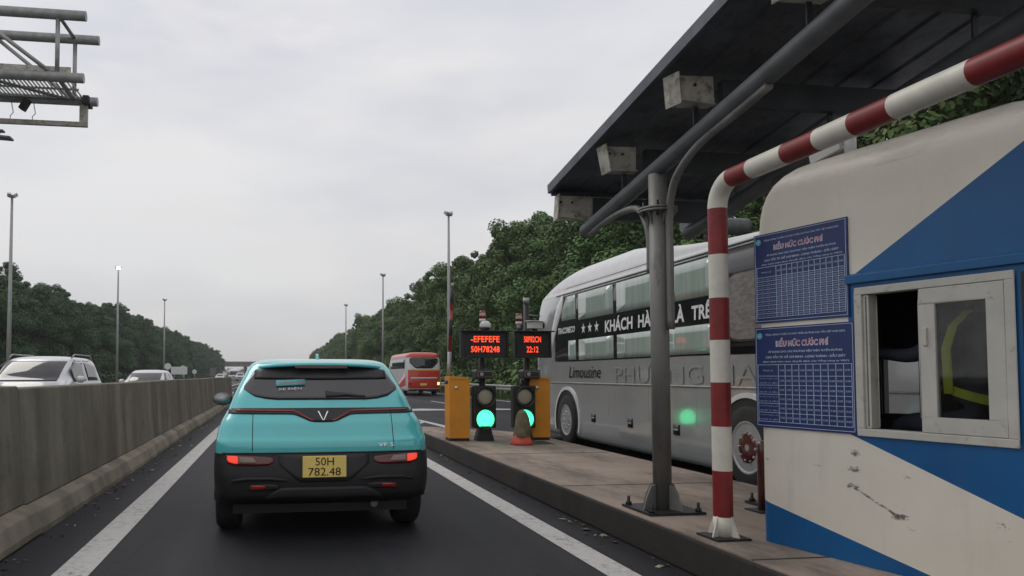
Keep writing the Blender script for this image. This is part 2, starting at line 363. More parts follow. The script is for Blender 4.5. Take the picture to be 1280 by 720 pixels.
# monotone cubic table
def table(rows):
    a = np.array(rows, float); x = a[:, 0]; Y = a[:, 1:]; h = np.diff(x); d = np.diff(Y, axis=0) / h[:, None]
    m = np.zeros_like(Y); m[0] = d[0]; m[-1] = d[-1]
    for i in range(1, len(x) - 1):
        for j in range(Y.shape[1]):
            p, q = d[i - 1, j], d[i, j]
            m[i, j] = 0 if p * q <= 0 else 2 * p * q / (p + q)
    def F(z):
        z = min(max(z, x[0]), x[-1]); i = min(max(int(np.searchsorted(x, z)) - 1, 0), len(h) - 1)
        t = (z - x[i]) / h[i]; t2 = t * t; t3 = t2 * t
        return (2 * t3 - 3 * t2 + 1) * Y[i] + (t3 - 2 * t2 + t) * h[i] * m[i] + (-2 * t3 + 3 * t2) * Y[i + 1] + (t3 - t2) * h[i] * m[i + 1]
    return F
class Shell:
    """body as a stack of rounded plan sections: rows (z, half width, rear y, front y)"""
    def __init__(s, rows, rear=(0.22, 0.2, 0.05), front=(0.3, 0.4, 0.1)):
        s.F = table(rows); s.R = rear; s.Fr = front; s.z0 = rows[0][0]; s.z1 = rows[-1][0]
    def dims(s, z):
        w, r, f = s.F(z); q = max(0.02, min(1, (f - r) / 1.6)); return w, r, f, q
    def _end(s, x, w, e, q):
        cx = min(e[0], 0.7 * w); t = min(1, max(0, (abs(x) - (w - cx)) / cx))
        return q * (e[2] * (x / w) ** 2 + e[1] * (1 - math.sqrt(max(0, 1 - t * t))))
    def rear(s, x, z): w, r, f, q = s.dims(z); x = max(-w, min(w, x)); return r + s._end(x, w, s.R, q)
    def front(s, x, z): w, r, f, q = s.dims(z); x = max(-w, min(w, x)); return f - s._end(x, w, s.Fr, q)
    def half(s, z, off=0.0, ns=10):
        w, r, f, q = s.dims(z); out = []
        def xs(e):
            cx = min(e[0], 0.7 * w); a = [(w - cx) * i / 6 for i in range(6)]
            return a + [w - cx + cx * math.sin(math.pi / 2 * i / 7) for i in range(8)]
        A = [(x, r + s._end(x, w, s.R, q)) for x in xs(s.R)]; B = [(x, f - s._end(x, w, s.Fr, q)) for x in xs(s.Fr)][::-1]
        mid = [(w, A[-1][1] + (B[0][1] - A[-1][1]) * i / ns) for i in range(1, ns)]
        pts = A + mid + B
        if off: pts = [(x + off * (x / w), y + off * (1 if y > (r + f) / 2 else -1) * (1 - (x / w) ** 4)) for x, y in pts]
        return pts
    def ring(s, z, off=0.0):
        h = s.half(z, off); return [(x, y, z) for x, y in h] + [(-x, y, z) for x, y in h[-2:0:-1]]
    def loft(s, mb, zs, m, off=0.0, cap=True, bottom=False):
        rows = [s.ring(z, off) for z in zs]; mb.grid(rows, m, True, closed=True); n = len(rows[0]); h = n // 2
        def fill(r):                                   # strips between mirrored points keep the cap flat and clean
            mb.add(r, [(0, 1, n - 1)] + [(i, i + 1, n - i - 1, n - i) for i in range(1, h)] , m, True)
        if cap: fill(rows[-1])
        if bottom: fill(rows[0])
        return mb
    def mrear(s, a, b, off): return (a, s.rear(a, b) - off, b)
    def mfront(s, a, b, off): return (a, s.front(a, b) + off, b)
    def mside(s, sd):
        return lambda a, b, off: (sd * (s.dims(b)[0] + off), a, b)
def patch(mb, fn, cols, m, off=0.006, nb=6, na=4, depth=0.02, smooth=True):
    """cols: (a, b0, b1) along a; thin raised sheet that follows the surface fn(a, b, off)"""
    cc = []
    for (a0, p0, q0), (a1, p1, q1) in zip(cols, cols[1:]):
        for i in range(na): t = i / na; cc.append((a0 + (a1 - a0) * t, p0 + (p1 - p0) * t, q0 + (q1 - q0) * t))
    cc.append(cols[-1])
    rows = [[fn(a, p + (q - p) * j / nb, off) for j in range(nb + 1)] for a, p, q in cc]
    mb.grid(rows, m, smooth)
    edge = [(a, p) for a, p, q in cc] + [(cc[-1][0], cc[-1][1] + (cc[-1][2] - cc[-1][1]) * j / nb) for j in range(1, nb + 1)] + \
           [(a, q) for a, p, q in cc[::-1]][1:] + [(cc[0][0], cc[0][1] + (cc[0][2] - cc[0][1]) * j / nb) for j in range(nb - 1, 0, -1)]
    mb.grid([[fn(a, b, off) for a, b in edge], [fn(a, b, off - depth) for a, b in edge]], m, False, closed=True)
    return mb
def poly_cols(pts_lo, pts_hi, xs):
    lo = lambda x: np.interp(x, [p[0] for p in pts_lo], [p[1] for p in pts_lo]); hi = lambda x: np.interp(x, [p[0] for p in pts_hi], [p[1] for p in pts_hi])
    return [(x, float(lo(x)), float(hi(x))) for x in xs]
lin = lambda a, b, n: [a + (b - a) * i / (n - 1) for i in range(n)]

# ---------------------------------------------------------------- ground, roads, markings, island
def sheet(name, poly, z, m, sub=0):
    mb = MB(); mb.add([(x, y, z) for x, y in poly], [tuple(range(len(poly)))], m); return struct(mb.build(name))
rect = lambda a, b, c, d: [(a, c), (b, c), (b, d), (a, d)]
sheet('ground', rect(-500, 500, -60, 1000), -0.02, M_grass_ground)
sheet('road', rect(-2.1, 11.9, -25, 900), 0.0, M_asph)
sheet('opposite_road', rect(-13.2, -2.4, -25, 900), 0.0, M_asph2)
def marking(poly): return sheet('lane_marking', poly, 0.005, M_paint)
marking(rect(-1.45, -1.21, -6, 330)); marking(rect(2.16, 2.38, -6, 15.2))
marking([(2.16, 15.2), (2.38, 15.2), (4.15, 22.2), (4.0, 22.2)])
marking([(4.15, 22.2), (4.0, 22.2), (4.25, 17.0), (4.5, 17.0)])
marking([(3.1, 18.6), (3.4, 18.5), (4.1, 20.4), (4.0, 20.8)])
marking([(4.95, 27.0), (6.6, 27.2), (6.6, 27.9), (5.6, 28.6), (4.95, 28.2)])
marking([(7.9, 27.2), (9.0, 27.2), (9.0, 27.9), (8.2, 28.4)])
for k in range(14): marking(rect(4.0, 4.15, 34 + k * 12, 39 + k * 12))
for k in range(16): marking(rect(7.7, 7.85, 32 + k * 12, 37 + k * 12))
marking(rect(11.3, 11.5, -6, 330)); marking(rect(-12.6, -12.4, 0, 330)); marking(rect(-3.2, -3.05, 0, 330))
for k in range(18): marking(rect(-8.1, -7.95, 14 + k * 15, 20 + k * 15))
isl = [(2.72, -4), (2.72, 14.3), (2.78, 14.9), (2.95, 15.2), (3.2, 15.1), (4.35, 13.75), (4.56, 13.2), (4.62, 12.6), (4.62, -4)]
mb = MB(); mb.prism(isl, 0.0, 0.244, M_kerb, 'z'); struct(mb.build('kerb', bevel=0.02))  # dark tone holds both dirt and the shade on the kerb face
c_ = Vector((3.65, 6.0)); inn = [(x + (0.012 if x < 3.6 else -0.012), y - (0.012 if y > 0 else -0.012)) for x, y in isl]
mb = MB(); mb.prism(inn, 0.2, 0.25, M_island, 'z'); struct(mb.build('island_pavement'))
# slab joints and a rusty drain cover in the island
mb = MB()
for y in (1.2, 4.0, 6.9, 9.8, 12.6): mb.box((3.66, y, 0.2505), (1.86, 0.02, 0.003), M_kerb)
struct(mb.build('pavement_joint'))

# ---------------------------------------------------------------- trees
def leaves(mb, rs, centre, rad, n, size, m, squash=0.8):
    vs = []; fs = []
    for _ in range(n):
        while True:
            p = Vector((rs.uniform(-1, 1), rs.uniform(-1, 1), rs.uniform(-1, 1)))
            if 0.35 < p.length < 1: break
        p = p * (0.55 + 0.45 * rs.random()) if rs.random() < 0.3 else p.normalized() * rs.uniform(0.75, 1.05)
        q = Vector(centre) + Vector((p.x * rad, p.y * rad, p.z * rad * squash))
        out = (p + Vector((0, 0, 0.5))).normalized()
        d = (out.orthogonal() * rs.uniform(-1, 1) + out.cross(out.orthogonal()) * rs.uniform(-1, 1) + Vector((0, 0, -0.35)) + out * 0.3).normalized()
        nrm = (out + Vector((rs.uniform(-.7, .7), rs.uniform(-.7, .7), rs.uniform(-.4, .7)))).normalized()
        s = d.cross(nrm)
        if s.length < 1e-3: continue
        s.normalize(); L = size * rs.uniform(0.7, 1.35); w = L * 0.36
        o = len(vs)
        vs += [q - d * L * .5, q + s * w - nrm * L * 0.06, q + d * L * .5 - nrm * L * 0.1, q - s * w - nrm * L * 0.06]
        fs.append((o, o + 1, o + 2, o + 3))
    mb.add(vs, fs, m)
def tree_proto(seed, m, label, group, h=11.0, nleaf=600):
    rs = random.Random(seed); t = thing('tree', label, 'tree', (0, 0, -60), 0, group)
    tr = MB(); lean = rs.uniform(-.4, .4)
    tr.tube([(0, 0, 0), (lean * .3, 0.05, h * .3), (lean, .1, h * .6), (lean * 1.2, 0.1, h * .88)], [.17, .14, .1, .03], M_bark, 8)
    cr = MB(); blobs = []
    for i in range(34):
        z = rs.uniform(0.12, 0.91); prof = math.sin(min(1, (z - 0.05) / 0.93 * 1.12) * math.pi) ** 0.55
        a = rs.uniform(0, 6.283); r = prof * 2.9 * math.sqrt(rs.uniform(.15, 1))
        blobs.append((lean * z + r * math.cos(a), r * math.sin(a), z * h, rs.uniform(.65, 1.25)))
    for i in range(5): a = rs.uniform(0, 6.28); r = rs.uniform(0, 1.5); blobs.append((lean * 1.2 + r * math.cos(a), r * math.sin(a), h * rs.uniform(.9, 1.0), rs.uniform(.4, .75)))
    for i in range(16):
        a = rs.uniform(0, 6.28); r = rs.uniform(.6, 2.7); zz = h * (0.99 - .055 * r * r * rs.uniform(.5, 1.1)); blobs.append((lean + r * math.cos(a), r * math.sin(a), zz + .1, rs.uniform(.22, .45)))
    for (x, y, z, r) in blobs:
        leaves(cr, rs, (x, y, z), r, int(nleaf * (r ** 1.6) + 50), 0.175, m)
    for (x, y, z, r) in blobs[:16]:
        b = max(0.15, z - 1.8); tr.tube([(lean * b / h, 0.05, b), (x * .6, y * .6, z - .7), (x, y, z)], [.06, .04, .015], M_bark, 5)
    tr.build('trunk', t); cr.build('crown', t, fix=False)
    return t
def tree_rows(protos, spots, lab):
    for i, (x, y, s) in enumerate(spots):
        p = protos[rnd.randrange(len(protos))]
        dup(p, (x + rnd.uniform(-.7, .7), y + rnd.uniform(-.9, .9), -0.05), rnd.uniform(0, 6.28), None, None, (s * rnd.uniform(.92, 1.1), s * rnd.uniform(.92, 1.1), s * rnd.uniform(.84, 1.12)))
GR, GL = 'trees along the right verge', 'trees beyond the opposite carriageway'
PR = [tree_proto(20 + i, M_leafR, 'leafy green tree in the long row behind the right guardrail', GR, 10.7) for i in range(4)]
PL = [tree_proto(40 + i, M_leafL, 'dark leafy tree in the long row left of the opposite carriageway', GL, 11.0) for i in range(4)]
spR = [(17.5, 13 + 4.6 * i, 1.06) for i in range(72)] + [(21.5, 15 + 4.8 * i, 1.2) for i in range(69)]
spL = [(-26.5, 52 + 4.6 * i, 1.07) for i in range(63)] + [(-30.5, 54 + 4.8 * i, 1.2) for i in range(60)]
tree_rows(PR, spR, GR); tree_rows(PL, spL, GL)
for p in PR + PL:
    for c in kids(p): bpy.data.objects.remove(c)
    bpy.data.objects.remove(p)
def undergrowth(x0, x1, y0, y1, m, n, seed, hmax):
    rs = random.Random(seed); mb = MB()
    for i in range(n):
        y = y0 + (y1 - y0) * (rs.random() ** 1.5); x = rs.uniform(x0, x1); r = rs.uniform(.7, 1.4); z = rs.uniform(0.2, hmax)
        leaves(mb, rs, (x, y, z), r, 42, 0.42, m)
    o = mb.build('undergrowth', fix=False); o['kind'] = 'stuff'; return o
tag(undergrowth(15.0, 17.5, 10, 340, M_leafR, 800, 3, 1.2), 'low green undergrowth beneath the right tree row', 'undergrowth')
tag(undergrowth(23.5, 26, 10, 350, M_leafR, 700, 4, 6.5), 'dense dark green thicket behind the right tree row', 'undergrowth')
tag(undergrowth(-26, -24, 40, 345, M_leafL, 650, 5, 1.6), 'low dark undergrowth beneath the left tree row', 'undergrowth')
tag(undergrowth(-35, -32, 45, 350, M_leafL, 650, 6, 6.5), 'dense dark thicket behind the left tree row', 'undergrowth')
mb = MB(); rs = random.Random(9); vs = []; fs = []
for i in range(26000):
    y = 14 + 90 * rs.random() ** 2.0; x = rs.uniform(12.2, 16.5); h = rs.uniform(.12, .34); a = rs.uniform(0, 3.14); w = .02
    o = len(vs); dx, dy = math.cos(a) * w, math.sin(a) * w
    vs += [(x - dx, y - dy, -.02), (x + dx, y + dy, -.02), (x + rs.uniform(-.1, .1), y + rs.uniform(-.1, .1), h)]; fs.append((o, o + 1, o + 2))
mb.add(vs, fs, M_grass); o = mb.build('grass', fix=False); o['kind'] = 'stuff'; tag(o, 'short green grass on the verge behind the guardrail', 'grass')

# ---------------------------------------------------------------- overpass far away
br = thing('overpass', 'distant concrete road bridge crossing the motorway', 'bridge', (0, 362, 0))
mb = MB(); mb.box((0, 0, 6.05), (170, 11, 1.5), M_bridge); mb.build('deck', br)
mb = MB(); mb.box((0, -5.6, 7.15), (170, .25, .9), M_bridge); mb.box((0, 5.6, 7.15), (170, .25, .9), M_bridge); mb.build('parapet', br)
for x in (-30, -14.5, 1.6 - 3.8, 14, 30):
    mb = MB()
    for dy in (-3.5, 0, 3.5): mb.tube([(x, dy, 0), (x, dy, 4.6)], .55, M_bridge, 12)
    mb.box((x, 0, 4.95), (1.4, 9.5, .7), M_bridge); mb.build('pier', br)

tag(undergrowth(-70, 70, 470, 500, M_leafL, 700, 8, 5.0), 'hazy far woodland seen beneath the distant bridge', 'woodland')

# ---------------------------------------------------------------- concrete median barrier and guardrails
prof = [(-1.92, 0.0), (-1.92, 0.06), (-1.965, 0.19), (-2.07, 0.24), (-2.14, 1.22), (-2.36, 1.22), (-2.43, 0.24), (-2.535, .19), (-2.58, .06), (-2.58, 0)]
def seg_mesh():
    mb = MB(); mb.prism([(x + 2.25, z) for x, z in prof], 0.002, 2.994, M_barrier, 'y')
    return mb
GB = 'concrete median barrier segments'
p0 = None
for k in range(13):
    if p0 is None:
        p0 = thing('concrete_barrier', 'stained grey concrete barrier segment in the wall between the carriageways', 'barrier', (-2.25, -2.4, 0), 0, GB)
        b0 = MB(); b0.prism([(x + 2.25, z) for x, z in prof[3:7]], 0.002, 2.994, M_barrier, 'y'); b0.build('wall_body', p0, bevel=0.015)
        b1 = MB(); b1.prism([(x + 2.25, z) for x, z in prof[:3]] + [(-2.07 + 2.25, .238), (-2.43 + 2.25, .238)] + [(x + 2.25, z) for x, z in prof[7:]], 0, 2.99, M_foot, 'y'); b1.build('foot', p0, bevel=0.015)
        cur = p0
    else:
        cur = dup(p0, (-2.25 + rnd.uniform(-.012, .012), -2.4 + 3.0 * k, rnd.uniform(-.012, .008)))
    cur.rotation_euler = (0, rnd.uniform(-.004, .004), rnd.uniform(-.003, .003))
def wbeam(mb, x, y0, y1, z, m, sd=1):
    pr = [(0, -.155), (.05 * sd, -.11), (.05 * sd, -.05), (0, -.01), (0, .01), (.05 * sd, .05), (.05 * sd, .11), (0, .155)]
    mb.grid([[(x + a, y0, z + b) for a, b in pr], [(x + a, y1, z + b) for a, b in pr]], m, False)
    mb.grid([[(x + a - .004 * sd, y0, z + b) for a, b in pr], [(x + a - .004 * sd, y1, z + b) for a, b in pr]], m, False)
def guardrail(x, y0, y1, step, label, sd=-1):
    g = thing('guardrail', label, 'guardrail', (x, y0, 0)); L = y1 - y0
    mb = MB(); wbeam(mb, 0, 0, L, .62, M_galv, sd); mb.build('rail', g, fix=False)
    pm = None; n = int(L / step)
    for i in range(n + 1):
        if pm is None:
            q = MB(); q.tube([(0, 0, 0), (0, 0, .8)], .057, M_galv, 8); q.box((-.05 * -sd * -1, 0, .62), (.08, .12, .2), M_galv); o = q.build('post', g, (-sd * .1, 0, 0)); pm = o
        else:
            o = pm.copy(); C.objects.link(o); o.parent = g; o.location = (-sd * .1, i * step, 0)
guardrail(12.25, 16, 156, 4, 'grey steel guardrail along the right road edge before the trees')
guardrail(-2.3, 37, 237, 4, 'steel guardrail continuing the median beyond the concrete wall', 1)

rs = random.Random(12); mb = MB()
for i in range(420):
    side = rs.random() < .6; y = 2 + 30 * rs.random() ** 1.4
    x = (-1.9 + abs(rs.gauss(0, .16))) if side else (2.7 - abs(rs.gauss(0, .1))); q = rs.uniform(.006, .022) * (1.8 if rs.random() < .08 else 1); a = rs.uniform(0, 6.28); h = rs.uniform(.004, .014)
    m = M_dead_lens if rs.random() < .25 else (M_bark if rs.random() < .6 else M_kerb)
    P = [(x + q * math.cos(a + k * 1.57) * (1.6 if k % 2 else .9), y + q * math.sin(a + k * 1.57), .003 + (h if k in (0, 3) else 0)) for k in range(4)]
    mb.add(P + [(x, y, .004 + h * 1.5)], [(0, 1, 4), (1, 2, 4), (2, 3, 4), (3, 0, 4)], m)
o = mb.build('grit', fix=False); o['kind'] = 'stuff'; tag(o, 'scattered grit and dry leaf bits along the barrier foot and the kerb', 'grit')

# ---------------------------------------------------------------- lamp posts
def lamp(x, y, label, lit=False, first=None):
    t = thing('lamp_post', label, 'lamp post', (x, y, 0), 0, 'tall lamp posts beside the motorway')
    mb = MB(); mb.tube([(0, 0, 0), (0, 0, 5), (0, 0, 10.9)], [.13, .105, .065], M_lamppole, 10); mb.lathe([(.2, 0), (.2, .03), (.13, .05)], M_lamppole, 10); mb.build('pole', t)
    mb = MB(); mb.box((0, 0, 10.95), (.34, .08, .08), M_lamppole); mb.box((-.13, -.06, 11.05), (.2, .3, .18), M_lamppole, (R(25), 0, R(20))); mb.box((.13, -.02, 11.02), (.2, .3, .18), M_lamppole, (R(35), 0, R(-25))); hd = mb.build('lamp_head', t)
    mb = MB()
    mb.box((.08, -.215, 10.98), (.34, .02, .22), M_lamp_lit, (R(25), 0, 0)) if lit else mb.box((-.09, -.215, 10.98), (.17, .02, .14), M_dead_lens, (R(25), 0, R(20)))
    mb.build('lamp_face', hd)
lamp(10.25, 43.5, 'tallest lamp post on the right, rising behind the left orange gate box')
lamp(10.25, 71.3, 'thin lamp post rising just left of the red minibus, middle of the right three')
lamp(9.6, 103, 'smallest lamp post of the right side, above the teal car roof')
lamp(-14.2, 42.4, 'tall unlit lamp post at the far left picture edge')
lamp(-14.2, 69.9, 'lamp post with a glowing white lamp above the white vehicles', True)
lamp(-14.3, 99, 'small unlit lamp post beyond the glowing one on the left')

# signs beyond the median
def roundsign(x, y, z, r, label):
    t = thing('round_road_sign', label, 'road sign', (x, y, 0)); mb = MB(); mb.tube([(0, 0, 0), (0, 0, z)], .04, M_galv, 8); mb.build('post', t)
    mb = MB(); mb.lathe([(r, -.03), (r, -.05)], M_signback, 20, 'y', (0, 0, z)); mb.build('sign_plate', t, bevel=0.005)
roundsign(-9.2, 66, 2.05, .28, 'pale round sign above the second car, left of the white board')
roundsign(-9.6, 80, 2.05, .26, 'pale round sign peeking over the white rectangular board')
roundsign(-9.7, 92, 1.7, .27, 'pale round sign standing alone right of the white board')
t = thing('rectangular_road_sign', 'white rectangular board between the round signs over the median', 'road sign', (-9.0, 72, 0))
mb = MB(); [mb.tube([(a, .04, 0), (a, .04, 1.9)], .04, M_galv, 8) for a in (-.45, .45)]; mb.build('post', t)
mb = MB(); mb.box((0, 0, 1.72), (1.5, .04, .72), M_signback); mb.build('sign_board', t, bevel=.01)
t = thing('rectangular_road_sign', 'dark grey upright panel by the end of the left trees', 'road sign', (-12.3, 150, 0))
mb = MB(); mb.tube([(0, .06, 0), (0, .06, 2.4)], .06, M_galv, 8); mb.build('post', t)
mb = MB(); mb.box((0, 0, 1.9), (1.1, .05, 1.5), M_pole); mb.build('sign_board', t, bevel=.01)

# ---------------------------------------------------------------- gantry
g = thing('overhead_gantry', 'grey tubular truss gantry jutting in at the top left', 'gantry', (0, 12, 0))
XE, XL = -2.98, -14.4
for (y, z, dx) in ((0, 6.94, 0), (1.0, 7.0, -.03), (0, 5.95, -.02), (1.0, 5.94, -.04)):
    mb = MB(); mb.tube([(XL, y, z), (XE + dx, y, z)], .078, M_galv, 14); mb.build('chord', g)
xs = [-3.4 - 1.33 * i for i in range(9)]
for i, x in enumerate(xs):
    mb = MB()
    mb.tube([(x, 0, 5.95), (x, 0, 6.94)], .035, M_galv, 8); mb.tube([(x, 1, 5.94), (x, 1, 7.0)], .035, M_galv, 8)
    mb.tube([(x, 0, 6.94), (x, 1, 7.0)], .03, M_galv, 8); mb.tube([(x, 0, 5.95), (x, 1, 5.94)], .03, M_galv, 8)
    if i + 1 < len(xs):
        x2 = xs[i + 1]
        mb.tube([(x, 0, 5.95), (x2, 0, 6.94)] if i % 2 == 0 else [(x, 0, 6.94), (x2, 0, 5.95)], .032, M_galv, 8)
        mb.tube([(x, 1, 5.94), (x2, 1, 7.0)] if i % 2 == 0 else [(x, 1, 7.0), (x2, 1, 5.94)], .032, M_galv, 8)
        mb.tube([(x, 1, 5.94), (x2, 0, 5.95)], .028, M_galv, 8)
    mb.build('lattice', g)
mb = MB()
for k in range(60): mb.box((-3.25 - .06 * k, .5, 5.97), (.012, .9, .03), M_galv)
for yy in (.1, .5, .9): mb.box((-5.1, yy, 5.95), (3.8, .02, .03), M_galv)
mb.box((-5.1, .02, 6.06), (3.8, .02, .12), M_purlin); mb.build('catwalk', g)
mb = MB(); mb.box((-3.24, 1.0, 5.72), (.13, .07, .44), M_purlin); mb.box((-5.6, 1.0, 5.54), (4.6, .07, .08), M_purlin); mb.box((-3.18, 1.0, 5.93), (.1, .3, .14), M_blackmetal)
mb.box((-4.15, .9, 5.8), (.1, .12, .2), M_blackmetal, (0, .5, 0)); mb.build('hanger_frame', g, bevel=.006)
mb = MB(); mb.tube([(-4.75, 1, 5.54), (-4.62, 1, 5.46), (-4.6, 1, 5.36)], [.05, .04, .035], M_galv, 8); mb.box((-4.75, 1.0, 5.37), (.5, .12, .03), M_pole); mb.box((-4.75, 1.0, 5.27), (.75, .2, .035), M_pole, (0, .05, 0)); mb.tube([(-4.6, 1, 5.38), (-4.6, 1, 5.27)], .04, M_pole, 8); mb.build('antenna_bracket', g, bevel=.006)
mb = MB(); mb.tube([(-14, .5, 0), (-14, .5, 7.2)], .22, M_galv, 16); mb.build('column', g)
mb = MB()
for x, d in ((-4.4, .5), (-4.05, .55)): mb.tube([(x, 1, 5.9), (x + .03, 1.02, 5.7), (x - .02, 1.02, 5.64), (x, 1, 5.55)], .008, M_letter, 5)
mb.build('cable', g)

# ---------------------------------------------------------------- canopy over the island
ZR = lambda y: 3.49 + .148 * (5.34 - y); ZP = lambda y: 2.97 + .162 * (5.57 - y)
can = thing('toll_canopy', 'dark sloping sheet metal canopy on a grey steel pole over the toll island', 'canopy', (0, 0, 0.25)); can.location.z = 0
XA, XB, YA, YB = 2.75, 5.0, 7.25, -0.5
mb = MB(); nx = 56; rows = []
for k in range(nx * 2 + 1):
    x = XA + (XB - XA) * k / (nx * 2); dz = (0.012 if k % 14 in (1, 2) else 0.0) - .02 * (x - XA)
    rows.append([(x, YA, ZR(YA) + dz), (x, (YA + YB) / 2, ZR((YA + YB) / 2) + dz), (x, YB, ZR(YB) + dz)])
mb.grid(rows, M_darksteel, False); mb.grid([[(p[0], p[1], p[2] + .03) for p in r] for r in rows], M_darksteel, False)
mb.build('roof_sheet', can, fix=False)
mb = MB(); ang = math.atan(.148); L = (YA - YB) / math.cos(ang)
for x in (XA + .015, XB - .015): mb.box((x, (YA + YB) / 2, ZR((YA + YB) / 2) + .015), (.03, L, .09), M_darksteel, (-ang, 0, 0))
mb.box(((XA + XB) / 2, YA - .01, ZR(YA) + .0), (XB - XA - .07, .03, .1), M_darksteel, (-ang, 0, 0)); mb.build('fascia', can)
ga = math.atan(.162)
for x in (3.03, 4.12):
    mb = MB(); mb.tube([(x, 6.95, ZP(6.95)), (x, 3.4, ZP(3.4)), (x, -.4, ZP(-.4))], .068, M_beam, 14); mb.build('roof_pipe', can)
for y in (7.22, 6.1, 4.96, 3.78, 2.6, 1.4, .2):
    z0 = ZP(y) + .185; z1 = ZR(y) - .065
    z0 += .02; mb = MB(); mb.box((3.93, y, (z0 + z1) / 2), (1.44, .07, z1 - z0 - .02), M_shadebeam)  # covered run of the purlin, coloured dark for the roof's shade
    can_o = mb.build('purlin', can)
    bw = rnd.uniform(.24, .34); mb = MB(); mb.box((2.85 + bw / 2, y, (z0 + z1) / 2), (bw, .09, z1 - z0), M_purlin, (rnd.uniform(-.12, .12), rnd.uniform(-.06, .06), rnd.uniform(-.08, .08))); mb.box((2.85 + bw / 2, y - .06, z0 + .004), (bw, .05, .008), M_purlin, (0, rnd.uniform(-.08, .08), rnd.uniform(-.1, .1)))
    br_ = MB(); 
    for xx in ((3.03, 4.12) if y < 7 else ()):
        br_ = MB(); br_.box((xx, y + .03, (ZP(y) + z0) / 2 + .02), (.035, .012, z0 - ZP(y) + .02), M_black); br_.build('bracket', can_o)
    o = mb.build('end_box', can_o, bevel=.006)  # sky-lit end of the purlin, kept pale against the darkened run
    e = MB(); e.box((2.83, y - .01, (z0 + z1) / 2), (.012, .15, z1 - z0 + .02), M_purlin, (0, rnd.uniform(-.2, .12), rnd.uniform(-.3, .5)))
    for q in range(2): e.tube([(2.86 + .12 * q, y - .047, z1 - .07), (2.86 + .12 * q, y - .06, z1 - .07)], .012, M_blackmetal, 6)
    e.build('end_plate', can_o)
def canopy_pole(x):
    mb = MB(); y = 5.55
    mb.tube([(x, y, .27), (x, y, 2.93)], .071, M_pole, 20); o = mb.build('pole', can)
    mb = MB(); mb.lathe([(.078, 2.62), (.15, 2.62), (.15, 2.635), (.078, 2.635)], M_pole, 20, 'z', (x, y, 0)); mb.lathe([(.078, 2.642), (.15, 2.642), (.15, 2.657), (.078, 2.657)], M_pole, 20, 'z', (x, y, 0))
    for k in range(6):
        a = k * math.pi / 3; mb.tube([(x + .12 * math.cos(a), y + .12 * math.sin(a), 2.58), (x + .12 * math.cos(a), y + .12 * math.sin(a), 2.7)], .011, M_blackmetal, 6)
        mb.prism([(.078, 2.52), (.14, 2.615), (.078, 2.615)], -.005, .005, M_pole, 'y', Matrix.Translation((x, y, 0)) @ Matrix.Rotation(a + .5, 4, 'Z'))
    mb.build('flange', can)
    mb = MB(); mb.box((x, y, .262), (.46, .46, .018), M_blackmetal)
    for k in range(4):
        a = k * math.pi / 2 + .3
        mb.prism([(.075, .272), (.2, .272), (.17, .36), (.12, .45), (.075, .46)], -.006, .006, M_pole, 'y', Matrix.Translation((x, y, 0)) @ Matrix.Rotation(a, 4, 'Z'))
        bx, by = x + .19 * (1 if k % 2 else -1), y + .19 * (1 if k // 2 else -1)
        mb.tube([(bx, by, .26), (bx, by, .34)], .012, M_blackmetal, 6); mb.lathe([(.026, .272), (.026, .295)], M_blackmetal, 6, 'z', (bx, by, 0))
    mb.build('base_plate', can)
    for sg in ((-1, 1) if x < 4 else ()):
        P = [(x + .045, y - .09, 1.68), (x + .045, y - .09, 2.2), (x + .04, y - .1, 2.46), (x + .02, y - .15, 2.66), (x, y - .3, 2.85), (x, y - .62, 3.0), (x, y - 1.0, ZP(y - 1.0) - .075), (x, y - 1.38, ZP(y - 1.38) - .075)] if sg < 0 else \
            [(x - .02, y + .1, 2.15), (x - .02, y + .1, 2.42), (x - .02, y + .17, 2.6), (x, y + .32, 2.72), (x, y + .55, 2.76), (x, y + .95, ZP(y + .95) - .07), (x, y + 1.3, ZP(y + 1.3) - .07)]
        from_ = [Vector(p) for p in P]; pts = []
        for i in range(len(from_) - 1):
            a, b, c, d = from_[max(i - 1, 0)], from_[i], from_[i + 1], from_[min(i + 2, len(from_) - 1)]
            for q in range(5):
                t = q / 5; pts.append(.5 * ((2 * b) + (c - a) * t + (2 * a - 5 * b + 4 * c - d) * t * t + (3 * b - a - 3 * c + d) * t ** 3))
        pts.append(from_[-1]); mb = MB(); mb.tube(pts, .03, M_pole, 10); mb.build('curved_brace', can)
canopy_pole(3.03); canopy_pole(4.12)

# ---------------------------------------------------------------- striped guard frame
gf = thing('guard_frame', 'red and white striped steel pipe guard frame in front of the booth', 'guard rail', (2.92, 4.57, .25))
zb = [.39, .69, .98, 1.27, 1.55, 1.83, 2.12, 2.43]
RG = .062
path = [(0, 0, z - .25) for z in zb]
for i in range(7):
    mb = MB(); mb.tube([(0, 0, zb[i] - .25), (0, 0, zb[i + 1] - .25)], RG, M_postred if i % 2 == 0 else M_postwhite, 20, False); mb.build('red_band' if i % 2 == 0 else 'white_band', gf)
bend = [(0, -(.17 - .17 * math.cos(a)), 2.18 + .17 * math.sin(a)) for a in [math.pi / 2 * k / 10 for k in range(11)]]
mb = MB(); mb.tube(bend, RG, M_postwhite, 20, False); mb.build('white_band', gf)
yb = [4.40, 4.19, 3.87, 3.61, 3.36, 3.11, 2.70, 2.38, 2.08, 1.78, 1.48]
for i in range(10):
    mb = MB(); mb.tube([(0, yb[i] - 4.57, 2.35), (0, yb[i + 1] - 4.57, 2.35)], RG, M_postred if i % 2 == 0 else M_postwhite, 20, False); mb.build('red_band' if i % 2 == 0 else 'white_band', gf)
